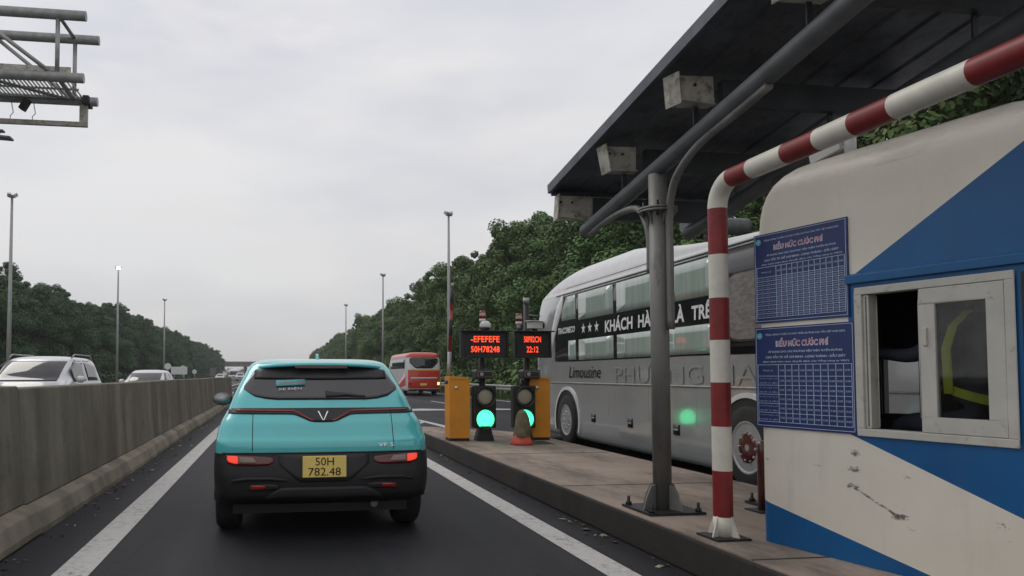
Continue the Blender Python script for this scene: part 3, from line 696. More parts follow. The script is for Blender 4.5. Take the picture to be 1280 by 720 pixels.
mb = MB(); mb.tube([(0, 1.48 - 4.57, 2.35), (0, 1.35 - 4.57, 2.3), (0, 1.31 - 4.57, 2.2), (0, 1.31 - 4.57, 0)], RG, M_postwhite, 20); mb.build('rear_leg', gf)
mb = MB(); mb.tube([(0, 0, .015), (0, 0, .14)], RG + .001, M_postwhite, 20)
mb.box((0, 0, .008), (.24, .24, .014), M_blackmetal)
for k in range(4): mb.prism([(.06, .016), (.115, .016), (.06, .15)], -.005, .005, M_postwhite, 'y', Matrix.Rotation(k * math.pi / 2 + .4, 4, 'Z'))
mb.build('foot', gf)

# ---------------------------------------------------------------- toll booth
AZ = R(11.82)
BO = (3.12, 4.484, .314); BS = (.94, .94, .94)
booth = thing('toll_booth', 'cream and blue rounded toll booth with a sliding window', 'toll booth', BO, AZ - math.pi / 2); booth.scale = BS
BL, BD, RC, BH, FT = 1.9, 1.12, .09, 2.46, .40
u_f = sorted(set([RC + (BL - 2 * RC) * i / 14 for i in range(15)] + [.77, 1.58])); u_f = [u for u in u_f if not (abs(u - .77) < .04 and u != .77) and not (abs(u - 1.58) < .04 and u != 1.58)]
u_b = [RC, .11, .25, .4, .7, 1.0, 1.4, 1.8, BL - RC]
def perim(i, j=None):
    r = max(RC - i * .1, .05); out = []; j = i if j is None else j
    cl = lambda u: min(max(u, i + r), BL - i - r)
    out += [(cl(u), j) for u in u_f]
    arc = lambda cx, cy, a0: [(cx + r * math.cos(a0 + math.pi / 2 * k / 6), cy + r * math.sin(a0 + math.pi / 2 * k / 6)) for k in range(1, 6)]
    out += arc(BL - i - r, j + r, -math.pi / 2)
    out += [(BL - i, j + r + (BD - 2 * j - 2 * r) * k / 4) for k in range(5)]
    out += arc(BL - i - r, BD - j - r, 0)
    out += [(cl(u), BD - j) for u in u_b[::-1]]
    out += arc(i + r, BD - j - r, math.pi / 2)
    out += [(i, BD - j - r - (BD - 2 * j - 2 * r) * k / 4) for k in range(5)]
    out += arc(i + r, j + r, math.pi)
    return out
zl = [-.067, .03, .1, .3, .5, .72, .98 - .25, 1.03 - .25, 1.3 - .25, 1.48 - .25, 1.65 - .25, 1.83 - .25, 1.8, 1.93, BH - FT]
zt = [(BH - FT + (FT + .03) * math.sin(a), FT * (1 - math.cos(a))) for a in [math.pi / 2 * k / 8 for k in range(1, 9)]]
zi = [(z, 0.0) for z in zl] + zt
nf = len(u_f); kb0 = nf + 5 + 5 + 5
BK0, BK1 = .11, .4
def skip_open(i, k):
    z = (zi[i][0] + zi[i + 1][0]) / 2 + .25 if i + 1 < len(zi) else 9
    if k < nf - 1 and .77 <= (u_f[k] + u_f[k + 1]) / 2 <= 1.58 and .98 < z < 1.83: return True
    if kb0 <= k < kb0 + len(u_b) - 1:
        j = k - kb0; ub = u_b[::-1]; um = (ub[j] + ub[j + 1]) / 2
        if BK0 <= um <= BK1 and 1.03 < z < 1.48: return True
    return False
def booth_paint():
    g = NG('booth_paint'); v = g.coords(); sp = g.n('ShaderNodeSeparateXYZ'); g.t.links.new(v, sp.inputs[0]); u, z = sp.outputs['X'], sp.outputs['Z']
    lt = lambda a, b: g.math('LESS_THAN', a, b); mul = lambda a, b: g.math('MULTIPLY', a, b)
    line = lambda a, b: g.math('ADD', mul(u, a), b)                  # a*u + b in local z
    up = lt(z, line(.602, 1.92 - .602 * .73 - .25)); dn = lt(line(-.386, .95 + .386 * .72 - .25), z)
    reg = mul(mul(up, dn), lt(.70, u)); low = lt(z, line(-.217, .47 - .25))
    blue = g.math('MAXIMUM', reg, low)
    cream = g.mix(g.ramp(g.noise(1.6, v, 5, .6), [(.35, 0), (.7, 1)]), (.68, .635, .55), (.76, .71, .62))
    bl = g.mix(g.ramp(g.noise(2.2, v, 5), [(.35, 0), (.7, 1)]), (.002, .08, .24), (.004, .112, .31))
    c = g.mix(blue, cream, bl)
    sc = g.noise(5.5, g.coords('Object', (1.0, 1, 3.2)), 6, .75); zz = mul(lt(.12, z), lt(z, .62))
    c = g.mix(mul(g.ramp(sc, [(.63, 0), (.68, .85)]), zz), c, (.07, .065, .06))
    nr = g.noise(22, g.coords('Object', (1.0, 1, 1.6)), 6, .75); nn = g.ramp(nr, [(.44, 0), (.56, .9)])
    for u0, z0, ru, rz in ((.72, .60, .035, .022), (.71, .50, .04, .022), (.70, .395, .045, .02), (.98, .26, .06, .02)):
        q = g.math('ADD', g.math('POWER', g.math('DIVIDE', g.math('SUBTRACT', u, u0), ru), 2.0), g.math('POWER', g.math('DIVIDE', g.math('SUBTRACT', z, z0), rz), 2.0))
        sf = g.math('ADD', nr, g.math('MULTIPLY', g.math('SUBTRACT', 1.0, q), .16)); c = g.mix(mul(lt(q, 2.6), g.ramp(sf, [(.52, 0), (.64, .85)])), c, (.06, .055, .05))
    ql = g.math('ABSOLUTE', g.math('SUBTRACT', z, line(-.48, .73)))
    c = g.mix(mul(mul(mul(lt(ql, .008), lt(.70, u)), lt(u, .98)), nn), c, (.12, .11, .1))
    st = g.noise(3.2, g.coords('Object', (2, 2, .3)), 5, .7)
    c = g.mix(g.ramp(st, [(.54, 0), (.8, .16)]), c, (.13, .12, .1))
    tp = g.noise(3.0, g.coords('Object', (.8, .8, 3)), 5, .7)
    c = g.mix(mul(g.ramp(tp, [(.45, 0), (.7, .3)]), lt(2.3, z)), c, (.13, .11, .09))
    g.t.links.new(c, g.b.inputs['Base Color']); g.b.inputs['Roughness'].default_value = .42; return g.m
M_booth = booth_paint()
mb = MB(); rows = [[(u, v, z) for u, v in perim(i)] for z, i in zi]
VI = lambda z: 0 if z < BH - .16 else .19 * (1 - math.sqrt(max(0, 1 - ((z - BH + .16) / .19) ** 2)))
rows = [[(u, v, z) for u, v in perim(i, VI(z))] for z, i in zi]
mb.grid(rows, M_booth, True, closed=True, skip=skip_open)
top = rows[-1]; cu = [sum(p[j] for p in top) / len(top) for j in range(3)]; cu[2] += .02
mb.add(top + [tuple(cu)], [(k, (k + 1) % len(top), len(top)) for k in range(len(top))], M_booth, True)
mb.build('booth_shell', booth)
mb = MB(); zj = [(z, .045) for z in zl]
rows = [[(u, v, z) for u, v in perim(.045)] for z, i in zj]; zi_keep = zi; zi = zj
mb.grid(rows, M_inside, False, closed=True, skip=skip_open); zi = zi_keep
mb.add(rows[-1], [tuple(range(len(rows[-1])))], M_inside); mb.add([(p[0], p[1], .12) for p in rows[0]], [tuple(range(len(rows[0])))], M_inside)
mb.box((1.1, .22, .62), (1.7, .3, .04), M_inside); mb.build('booth_lining', booth, fix=False)
def frame(mb, u0, u1, z0, z1, w, v0, v1, m):
    z0 -= .25; z1 -= .25
    mb.box(((u0 + u1) / 2, (v0 + v1) / 2, z0 + w / 2), (u1 - u0, v1 - v0, w), m); mb.box(((u0 + u1) / 2, (v0 + v1) / 2, z1 - w / 2), (u1 - u0, v1 - v0, w), m)
    for u in (u0 + w / 2, u1 - w / 2): mb.box((u, (v0 + v1) / 2, (z0 + z1) / 2), (w, v1 - v0, z1 - z0 - 2 * w), m)
mb = MB(); frame(mb, .75, 1.6, .955, 1.845, .045, -.014, .075, M_frame); fr = mb.build('window_frame', booth, bevel=.004)
mb = MB(); frame(mb, .797, .83, 1.002, 1.798, .012, .0, .07, M_frame); mb.build('fixed_jamb', fr, bevel=.003)
mb = MB(); frame(mb, 1.13, 1.553, 1.002, 1.798, .085, -.012, .022, M_frame); mb.box((1.165, -.018, 1.28 - .0), (.022, .014, .1), M_frame); sa = mb.build('sliding_sash', booth, bevel=.004)
mb = MB(); mb.box((1.3415, .005, 1.4 - .25), (.26, .006, .63), M_glass); mb.build('glass_pane', sa)
mb = MB(); frame(mb, .09, .42, 1.01, 1.5, .03, BD - .06, BD + .02, M_inside); mb.build('window_frame', booth, bevel=.004)
mb = MB(); mb.prism([(0.004, 1.622), (-.024, 1.622), (-.024, 1.672), (.004, 1.685)], .70, BL - .1, M_visor, 'x'); mb.build('window_visor', booth, bevel=.004)
mb = MB(); mb.box((1.665, -.012, 1.15), (.05, .03, .86), M_blackmetal); mb.build('door_gap_seal', booth)
# notices: board lies on the booth face (x = u, z up, faces -v)
def notice(u0, u1, z0, z1, label, cols, rows_, variant):
    t = thing('toll_notice', label, 'notice', (BO[0], BO[1], .0792), AZ - math.pi / 2); t.scale = BS
    off = Matrix.Translation((0, 0, 0)); w, h = u1 - u0, z1 - z0; um = (u0 + u1) / 2
    mb = MB(); mb.box((um, -.006, (z0 + z1) / 2), (w, .008, h), M_poster); mb.build('board', t)
    Mx = lambda u, z, e=0.0118: basis((u, -e, z), (1, 0, 0), (0, 0, 1))
    mb = MB(); vs, fs = text('BIỂU MỨC CƯỚC PHÍ', .1, offset=.006, fit=(w * .535, h * .09)); mb.add(vs, fs, M_posterwhite, False, Mx(um, z1 - h * .155, .0113))
    vs, fs = text('BIỂU MỨC CƯỚC PHÍ', .1, fit=(w * .5, h * .07)); mb.add(vs, fs, M_posterred, False, Mx(um, z1 - h * .155, .0125)); mb.build('heading', t)
    mb = MB()
    for s, ww, hh, zz in (('TỔNG CÔNG TY ĐẦU TƯ PHÁT TRIỂN ĐƯỜNG CAO TỐC VIỆT NAM (VEC)', .8, .026, .075), ('ÁP DỤNG CHO CÁC PHƯƠNG TIỆN TRÊN TUYẾN ĐƯỜNG', .74, .03, .245), ('CAO TỐC TP. HỒ CHÍ MINH - LONG THÀNH - DẦU GIÂY', .8, .03, .295), ('(Ban hành kèm theo Quyết định của Tổng công ty VEC)', .86, .02, .345)):
        vs, fs = text(s, .1, offset=.0025, fit=(w * ww, h * hh * 1.1)); mb.add(vs, fs, M_posterwhite, False, Mx(um + .02 * w, z1 - h * zz))
    mb.build('lettering', t)
    mb = MB(); mb.lathe([(w * .03, -.0115), (w * .03, -.0105)], M_sticker, 16, 'y', (u0 + w * .055, 0, z1 - h * .085))
    vs, fs = text('VEC', .02, fit=(w * .04, h * .02)); mb.add(vs, fs, M_posterwhite, False, Mx(u0 + w * .055, z1 - h * .085, .013)); mb.build('emblem', t)
    mb = MB(); tz0, tz1 = z0 + h * .06, z1 - h * .375; lw = .0032; ul, ur = u0 + w * .03, u1 - w * .03
    u1c = ul + (ur - ul) * .24; ucs = [ul, u1c] + [u1c + (ur - u1c) * (k + 1) / cols for k in range(cols)]
    zcs = [tz1, tz1 - (tz1 - tz0) * .2] + [tz1 - (tz1 - tz0) * (.2 + .8 * (k + 1) / rows_) for k in range(rows_)]
    for u in ucs: mb.box((u, -.0115, (tz0 + tz1) / 2), (lw, .002, tz1 - tz0), M_posterwhite)
    for z in zcs: mb.box(((ul + ur) / 2, -.0122, z), (ur - ul, .002, lw), M_posterwhite)
    for a, b, c, d in ((ul - .01, ur + .01, z1 - .012, z1 - .009), (ul - .01, ur + .01, z0 + .012, z0 + .015), (ul - .012, ul - .009, z0 + .012, z1 - .009), (ur + .009, ur + .012, z0 + .012, z1 - .009)):
        mb.box(((a + b) / 2, -.0115, (c + d) / 2), (b - a, .002, d - c), M_posterwhite)
    mb.build('table_grid', t)
    mb = MB(); rs = random.Random(variant); prices = ['12.000', '16.000', '20.000', '30.000', '40.000', '52.000', '60.000', '80.000', '95.000', '100.000']
    for i in range(len(zcs) - 1):
        zc = (zcs[i] + zcs[i + 1]) / 2; rh = zcs[i] - zcs[i + 1]
        nl = 1 if i == 0 else (2 if rh > .03 else 1)
        for q in range(nl):
            vs, fs = text('Nhóm xe' if i == 0 else ['Xe dưới 12 ghế, xe tải', 'dưới 2 tấn'][q], .02, fit=((u1c - ul) * (.5 if i == 0 else .86), min(.011, rh * .4))); mb.add(vs, fs, M_posterwhite, False, Mx((ul + u1c) / 2, zc + (.5 * (nl - 1) - q) * rh * .45))
        for k in range(cols):
            a, b = ucs[k + 1], ucs[k + 2]
            vs, fs = text(rs.choice(prices), .02, fit=((b - a) * .68, min(.012, rh * .35)))
            mb.add(vs, fs, M_posterwhite, False, Mx((a + b) / 2, zc))
    mb.build('table_figures', t)
notice(.012, .715, 1.675, 2.29, 'upper blue toll price notice with a finer table on the booth', 12, 10, 1)
notice(.004, .745, .962, 1.645, 'lower blue toll price notice with larger cells, beside the booth window', 10, 5, 2)
t = thing('booth_camera', 'small white box camera on the booth roof below the striped rail', 'camera', (BO[0], BO[1], BO[2]), AZ - math.pi / 2); t.scale = BS
mb = MB(); mb.box((.47, .16, 2.53), (.22, .1, .09), M_camwhite, (0, R(-12), 0)); mb.box((.45, .16, 2.585), (.27, .12, .012), M_camwhite, (0, R(-12), 0)); mb.build('housing', t, bevel=.012)
mb = MB(); mb.tube([(.62, .16, 2.44), (.62, .16, 2.63)], .035, M_camwhite, 12); mb.tube([(.5, .16, 2.5), (.62, .16, 2.54)], .02, M_camwhite, 8); mb.build('bracket', t)
mb = MB(); mb.lathe([(.03, 0), (.03, .01)], M_black, 12, 'x', (.352, .16, 2.507)); mb.build('lens', t)
# red bollard behind the booth corner
t = thing('bollard', 'dark red steel bollard half hidden behind the booth corner', 'bollard', (3.80, 5.40, .25))
mb = MB(); mb.tube([(0, 0, .012), (0, 0, .52), (0, 0, .55)], [.045, .045, .035], M_maroon, 16); mb.build('post', t)
mb = MB(); mb.box((0, 0, .006), (.2, .2, .012), M_blackmetal); mb.build('base_plate', t)

# ---------------------------------------------------------------- person in the booth
def person():
    t = thing('person', 'person in dark shirt and yellow reflective vest seated in the booth, arm stretched out', 'person', (BO[0], BO[1], BO[2]), AZ - math.pi / 2); t.scale = BS
    ux, vx = 1.14, .56                          # seat position; the person faces -u (far side)
    J = {'pel': (ux, vx, .80, .15), 'waist': (ux - .01, vx, .98, .135), 'chest': (ux - .03, vx, 1.22, .15), 'neck0': (ux - .03, vx, 1.41, .07), 'neck': (ux - .045, vx, 1.48, .055), 'headb': (ux - .07, vx, 1.55, .075), 'head': (ux - .075, vx, 1.63, .098), 'headt': (ux - .07, vx, 1.705, .078),
         'shN': (ux - .03, vx - .17, 1.36, .066), 'elN': (ux - .26, vx - .26, 1.18, .05), 'wrN': (ux - .47, vx - .28, 1.205, .034), 'haN': (ux - .53, vx - .28, 1.2, .03),
         'shF': (ux - .03, vx + .17, 1.36, .066), 'elF': (ux - .08, vx + .24, 1.09, .05), 'wrF': (ux - .29, vx + .16, .99, .034), 'haF': (ux - .36, vx + .14, .98, .03),
         'hipN': (ux - .05, vx - .1, .78, .095), 'knN': (ux - .46, vx - .12, .77, .065), 'anN': (ux - .44, vx - .12, .36, .045), 'toN': (ux - .6, vx - .12, .325, .035),
         'hipF': (ux - .05, vx + .1, .78, .095), 'knF': (ux - .46, vx + .12, .77, .065), 'anF': (ux - .44, vx + .12, .36, .045), 'toF': (ux - .6, vx + .12, .325, .035)}
    E_ = [('pel', 'waist'), ('waist', 'chest'), ('chest', 'neck0'), ('neck0', 'neck'), ('neck', 'headb'), ('headb', 'head'), ('head', 'headt')]
    for s in 'NF': E_ += [('chest', 'sh' + s), ('sh' + s, 'el' + s), ('el' + s, 'wr' + s), ('wr' + s, 'ha' + s), ('pel', 'hip' + s), ('hip' + s, 'kn' + s), ('kn' + s, 'an' + s), ('an' + s, 'to' + s)]
    for s in 'NF':
        hx, hy, hz, _ = J['ha' + s]
        for k, (dy, L) in enumerate(((-.026, .06), (-.009, .072), (.009, .068), (.026, .052))):
            J[f'f{s}{k}a'] = (hx - .03, hy + dy, hz + .004, .0105); J[f'f{s}{k}b'] = (hx - .03 - L * .55, hy + dy * 1.1, hz, .0095); J[f'f{s}{k}c'] = (hx - .03 - L, hy + dy * 1.15, hz - .018, .008)
            E_ += [('ha' + s, f'f{s}{k}a'), (f'f{s}{k}a', f'f{s}{k}b'), (f'f{s}{k}b', f'f{s}{k}c')]
        J[f't{s}a'] = (hx + .005, hy - .035, hz + .012, .011); J[f't{s}b'] = (hx - .03, hy - .05, hz + .012, .009); E_ += [('ha' + s, f't{s}a'), (f't{s}a', f't{s}b')]
    names = list(J); me = bpy.data.meshes.new('body'); me.from_pydata([J[n][:3] for n in names], [(names.index(a), names.index(b)) for a, b in E_], [])
    o = bpy.data.objects.new('body', me); C.objects.link(o); o.parent = t
    md = o.modifiers.new('skin', 'SKIN'); md.use_smooth_shade = True
    for i, n in enumerate(names): me.skin_vertices[0].data[i].radius = (J[n][3], J[n][3])
    me.skin_vertices[0].data[0].use_root = True
    o.modifiers.new('subsurf', 'SUBSURF').levels = 1; o.modifiers['subsurf'].render_levels = 2
    dg = bpy.context.evaluated_depsgraph_get(); em = bpy.data.meshes.new_from_object(o.evaluated_get(dg)); o.modifiers.clear(); o.data = em
    em.materials.clear(); em.materials.append(M_shirt); em.materials.append(M_skin)
    for p in em.polygons:
        c = p.center; p.use_smooth = True
        p.material_index = 1 if (c.z > 1.46 or (c.x < ux - .49 and c.z > 1.1) or (c.x < ux - .31 and .93 < c.z < 1.06 and c.y > vx + .05)) else 0
    hx = ux - .075
    mb = MB(); mb.lathe([(.001, .1), (.05, .09), (.09, .055), (.102, 0), (.1, -.05)], M_hair, 16, 'z', (hx + .012, vx, 1.635)); mb.build('hair', t)
    mb = MB(); mb.lathe([(.001, -.05), (.012, -.035), (.016, -.01), (.008, .02), (.001, .03)], M_skin, 8, 'z', (hx - .1, vx, 1.61)); mb.build('nose', t)
    for s in (-1, 1):
        mb = MB(); mb.lathe([(.001, -.03), (.016, -.012), (.018, .01), (.001, .03)], M_skin, 8, 'z', (hx + .01, vx + s * .1, 1.615)); mb.build('ear', t)
        mb = MB(); mb.lathe([(.001, -.012), (.01, -.006), (.012, 0), (.01, .006), (.001, .012)], M_hair, 8, 'z', (hx - .088, vx + s * .034, 1.635)); mb.build('eye', t)
    mb = MB(); mb.box((hx - .092, vx, 1.565), (.012, .045, .01), M_postred); mb.build('mouth', t)
    # vest tapes: bands standing a few mm off the near side of the trunk
    mb = MB(); pts = [(ux + .02, vx - .2, 1.44), (ux - .03, vx - .26, 1.35), (ux - .075, vx - .255, 1.22), (ux - .10, vx - .21, 1.09), (ux - .115, vx - .18, .96)]
    v0 = []; P = [Vector(p) for p in pts]
    for i, p in enumerate(P):
        v0.append([tuple(p + Vector((-.028, -.0, 0))), tuple(p + Vector((.028, -.008, 0)))])
    mb.grid(v0, M_hivis); mb.grid([[tuple(Vector(a) + Vector((0, .006, 0))) for a in r] for r in v0], M_hivis); mb.build('reflective_strap', t, fix=False)
    mb = MB(); ring = [(ux - .015 + .19 * math.cos(a), vx + .2 * math.sin(a)) for a in [2 * math.pi * k / 32 for k in range(33)]]
    mb.grid([[(x, y, .955 - .3 * (x - ux + .1)) for x, y in ring], [(x, y, 1.01 - .3 * (x - ux + .1)) for x, y in ring]], M_hivis); mb.build('reflective_belt', t, fix=False)
person()
t = thing('stool', 'black swivel stool under the person inside the toll booth', 'stool', (BO[0], BO[1], BO[2]), AZ - math.pi / 2); t.scale = BS
mb = MB(); mb.lathe([(.17, .62), (.19, .65), (.18, .68), (.001, .685)], M_black, 20, 'z', (1.14, .56, 0)); mb.build('seat', t)
mb = MB(); mb.tube([(1.14, .56, .13), (1.14, .56, .62)], .03, M_chrome, 10); mb.lathe([(.22, .122), (.22, .14), (.05, .17)], M_black, 20, 'z', (1.14, .56, 0)); mb.build('pedestal', t)
mb = MB(); mb.box((.68, .56, .28), (.3, .4, .03), M_blackmetal); mb.tube([(.68, .56, .13), (.68, .56, .28)], .03, M_blackmetal, 8); mb.build('footrest', t)

# ---------------------------------------------------------------- gate equipment at the island tip
def gate_box(x, y, label, arm):
    t = thing('barrier_gate', label, 'barrier gate', (x, y, .25))
    mb = MB(); mb.box((0, 0, .02), (.32, .32, .045), M_blackmetal); mb.build('plinth', t)
    mb = MB(); mb.box((0, 0, .52), (.34, .34, .95), M_orange); mb.prism([(-.17, .995), (.17, .995), (.17, 1.0), (.13, 1.03), (-.17, 1.05)], -.18, .18, M_orange, 'y'); mb.build('cabinet', t, bevel=.012)
    mb = MB(); mb.lathe([(.028, -.183), (.028, -.196), (.02, -.2), (.001, -.201)], M_chrome, 14, 'y', (-.06, 0, .86)); mb.build('lock', t)
    if arm:
        mb = MB(); mb.tube([(-.12, .1, .95), (-.1, .1, 1.45)], .034, M_galv, 12); mb.lathe([(.06, -.1), (.06, .1)], M_blackmetal, 12, 'y', (-.12, .05, .95)); mb.build('arm_sleeve', t)
        mb = MB(); z = 1.45
        for k in range(4): mb.tube([(-.1 + .012 * k, .1, z), (-.1 + .012 * (k + 1), .1, z + .27)], .028, M_red_lens if k % 2 == 0 else M_blackmetal, 12); z += .27
        mb.tube([(-.05, .1, z), (-.05, .1, z + .07)], .02, M_galv, 8); mb.build('boom_arm', t)
    return t
g1 = gate_box(2.95, 11.95, 'orange barrier gate box on the island with its boom raised, nearest the teal car', True)
g2 = gate_box(4.31, 11.95, 'orange barrier gate box beside the silver bus, partly behind a traffic light', False)
def signal(x, y, label):
    t = thing('traffic_light', label, 'traffic light', (x, y, .25))
    mb = MB(); mb.prism([(-.15, 0), (.15, 0), (.085, .24), (-.085, .24)], -.1, .1, M_black, 'y'); mb.build('stand', t, bevel=.01)
    mb = MB(); mb.box((0, 0, .55), (.38, .16, .69), M_black); h = mb.build('housing', t, bevel=.02)
    for z, m, nm in ((.35, M_green_lit, 'green_lens'), (.71, M_dead_lens, 'unlit_lens')):
        mb = MB(); mb.lathe([(.001, -.104), (.09, -.098), (.152, -.083)], m, 28, 'y', (0, 0, z)); mb.build(nm, t)
        mb = MB(); mb.lathe([(.154, -.07), (.166, -.07), (.166, -.14), (.158, -.14), (.154, -.08)], M_black, 28, 'y', (0, 0, z)); mb.build('lens_hood', t)
    mb = MB(); mb.tube([(0, .03, .86), (0, .03, .98)], .035, M_black, 10); mb.build('neck', t)
    return t
signal(3.37, 11.85, 'black traffic light with the full green lens lit, beside the left orange box')
signal(4.02, 11.8, 'black traffic light with its green lens half hidden by the wrapped cone')
def plate_camera(x, y, label):
    t = thing('plate_camera', label, 'camera', (x, y, 0))
    mb = MB(); mb.box((0, 0, 1.33), (.3, .3, .15), M_black); mb.build('housing', t, bevel=.035, seg=4)
    mb = MB(); mb.box((0, -.152, 1.33), (.25, .006, .1), M_pole); mb.box((0, -.156, 1.33), (.225, .006, .078), M_black); mb.lathe([(.03, -.158), (.03, -.17), (.022, -.172)], M_dead_lens, 14, 'y', (-.06, 0, 1.33)); mb.build('front_window', t, bevel=.01)
    mb = MB(); mb.tube([(0, .05, 1.2), (0, .05, 1.26)], .03, M_black, 8); mb.build('mount', t)
plate_camera(3.34, 11.8, 'black camera box sitting above the left traffic light')
plate_camera(4.12, 11.78, 'black camera box above the traffic light nearest the bus')
def led_board(x, y, w, l1, l2, f1, f2, label, pole_x):
    t = thing('display_board', label, 'electronic sign', (x, y, 0))
    mb = MB(); mb.tube([(pole_x, .14, .25), (pole_x, .14, 2.08)], .05, M_blackmetal, 12); mb.box((pole_x, .14, .256), (.22, .22, .012), M_blackmetal); mb.build('pole', t)
    mb = MB(); mb.box((0, 0, 1.81), (w, .14, .42), M_black); mb.box((-w / 2 + .03, -.09, 1.81), (.03, .04, .42), M_blackmetal); mb.box((w / 2 - .03, -.09, 1.81), (.03, .04, .42), M_blackmetal); mb.box((0, -.085, 2.03), (w + .04, .18, .02), M_blackmetal); mb.build('housing', t, bevel=.006)
    mb = MB()
    for z in (1.9, 1.735): mb.box((0.02, -.074, z), (w * .7, .006, .13), M_blackmetal)
    mb.build('screen', t)
    for s, z, (fw, fo) in ((l1, 1.9, f1), (l2, 1.735, f2)):
        mb = MB()
        vs, fs = text(s, .1, offset=.002, spacing=1.05, fit=(fw, .1)); mb.add(vs, fs, M_led, False, basis((fo, -.079, z), (1, 0, 0), (0, 0, 1))); mb.build('led_text', t)
led_board(3.36, 11.78, .8, '-EFEFEFE', '50H78248', (.48, .0), (.48, 0), 'black board with two lines of red light text over the left traffic light', 0.0)
led_board(4.17, 11.76, .62, '50F82CN', '22:12', (.29, -.02), (.2, -.02), 'black board with shorter red light text beside the silver bus', -.05)
def beacon(x, y, z, label):
    t = thing('beacon', label, 'beacon', (x, y, z)); mb = MB(); mb.tube([(0, 0, 0), (0, 0, .05)], .03, M_camwhite, 10); mb.build('base', t)
    mb = MB(); mb.lathe([(.052, .05), (.055, .1), (.05, .1)], M_camwhite, 16); mb.lathe([(.054, .1), (.056, .15)], M_red_lens, 16); mb.lathe([(.056, .15), (.05, .2)], M_postwhite, 16); mb.lathe([(.05, .2), (.045, .235), (.001, .24)], M_red_lens, 16); mb.build('beacon_lens', t)
beacon(3.36, 11.86, 2.14, 'red and white beacon on top of the left display board')
beacon(3.98, 11.86, 2.1, 'red and white beacon above the display board near the bus')
def dome_cam(x, y, z, label, bullet):
    t = thing('surveillance_camera', label, 'camera', (x, y, z))
    mb = MB(); mb.tube([(0, 0.02, -.08), (0, .02, .02)], .03, M_black, 8); mb.build('bracket', t)
    if bullet:
        mb = MB(); mb.box((.02, 0, .07), (.26, .12, .11), M_camwhite, (0, 0, R(20))); mb.box((.0, -.02, .135), (.3, .15, .014), M_camwhite, (0, 0, R(20))); mb.build('housing', t, bevel=.02)
        mb = MB(); mb.lathe([(.045, 0), (.05, .02)], M_black, 14, 'x', (.14, -.01, .07)); mb.build('lens', t)
    else:
        mb = MB(); mb.lathe([(.001, .1), (.05, .09), (.09, .05), (.095, 0), (.09, -.015)], M_camwhite, 20); mb.build('housing', t)
        mb = MB(); mb.lathe([(.075, -.015), (.06, -.06), (.03, -.085), (.001, -.09)], M_black, 16); mb.build('lens', t)
dome_cam(3.36, 11.7, 2.1, 'white dome camera under the beacon on the left display board', False)
dome_cam(4.18, 11.68, 2.06, 'white box camera pointing right above the display board by the bus', True)
t = thing('post', 'dark slim post behind the camera beside the bus', 'post', (4.28, 12.35, .25)); mb = MB(); mb.tube([(0, 0, 0), (0, 0, 2.3)], .05, M_blackmetal, 12); mb.build('shaft', t); mb = MB(); mb.tube([(0, 0, 2.3), (0, 0, 2.4)], .055, M_galv, 12); mb.build('cap', t)
t = thing('traffic_cone', 'faded red cone wrapped in an olive sack on the island', 'traffic cone', (3.74, 11.05, .25))
mb = MB(); mb.lathe([(.17, 0), (.175, .03), (.15, .07), (.125, .12), (.11, .16)], M_cone, 20); mb.build('cone_base', t)
mb = MB(); rs = random.Random(3); rows = []
for z, r in ((.13, .13), (.16, .138), (.24, .13), (.34, .12), (.44, .105), (.52, .08), (.57, .05), (.585, .02)):
    z *= .91; rows.append([(r * .95 * (1 + .1 * math.sin(3 * a + z * 9) + rs.uniform(-.05, .05)) * math.cos(a) + .02 * z, r * (1 + .1 * math.sin(3 * a + z * 9)) * math.sin(a), z) for a in [2 * math.pi * k / 24 for k in range(24)]])
mb.grid(rows, M_sack, True, closed=True); mb.add(rows[-1], [tuple(range(24))], M_sack); mb.build('sack_wrap', t)
mb = MB(); mb.box((4.0, 11.3, .2535), (.55, .5, .006), M_kerb); struct(mb.build('drain_cover'))

# ---------------------------------------------------------------- vehicles
def wheel(parent, x, y, r, wd, sd, rim=M_alloy, hub=None, spokes=8):
    mb = MB(); pr = [(r * .62, -wd / 2), (r * .9, -wd / 2), (r * .98, -wd * .38), (r, -wd * .2), (r, wd * .2), (r * .98, wd * .38), (r * .9, wd / 2), (r * .62, wd / 2)]
    mb.lathe(pr, M_rubber, 32, 'x', caps=False); mb.lathe([(r * .625, -wd * .48), (r * .625, wd * .48)], M_blackmetal, 32, 'x', caps=False); o = mb.build('wheel', parent, (x, y, r))
    mb = MB(); q = sd * wd / 2
    mb.lathe([(r * .64, q * .9), (r * .64, q * 1.0), (r * .58, q * .98), (r * .54, q * .86), (r * .2, q * .88), (r * .18, q * .9), (r * .05, q * .96), (.001, q * .96)], rim, 32, 'x')
    for k in range(spokes):
        a = 2 * math.pi * k / spokes; mb.box((q * .88, 0, r * .36), (wd * .12, r * .12, r * .42), rim, None, Matrix.Rotation(a, 4, 'X'))
    mb.build('rim', o)
    if spokes == 0:
        mb = MB()
        for k in range(10): a = 2 * math.pi * k / 10; mb.lathe([(r * .035, q * .86), (r * .035, q * 1.02)], M_chrome, 6, 'x', (0, r * .33 * math.cos(a), r * .33 * math.sin(a)))
        mb.build('wheel_nuts', o)
    if hub:
        mb = MB(); mb.lathe([(r * .46, q * .8), (r * .44, q * .88), (r * .2, q * .94), (.001, q * .95)], hub, 24, 'x'); mb.build('hub_cap', o)
    return o

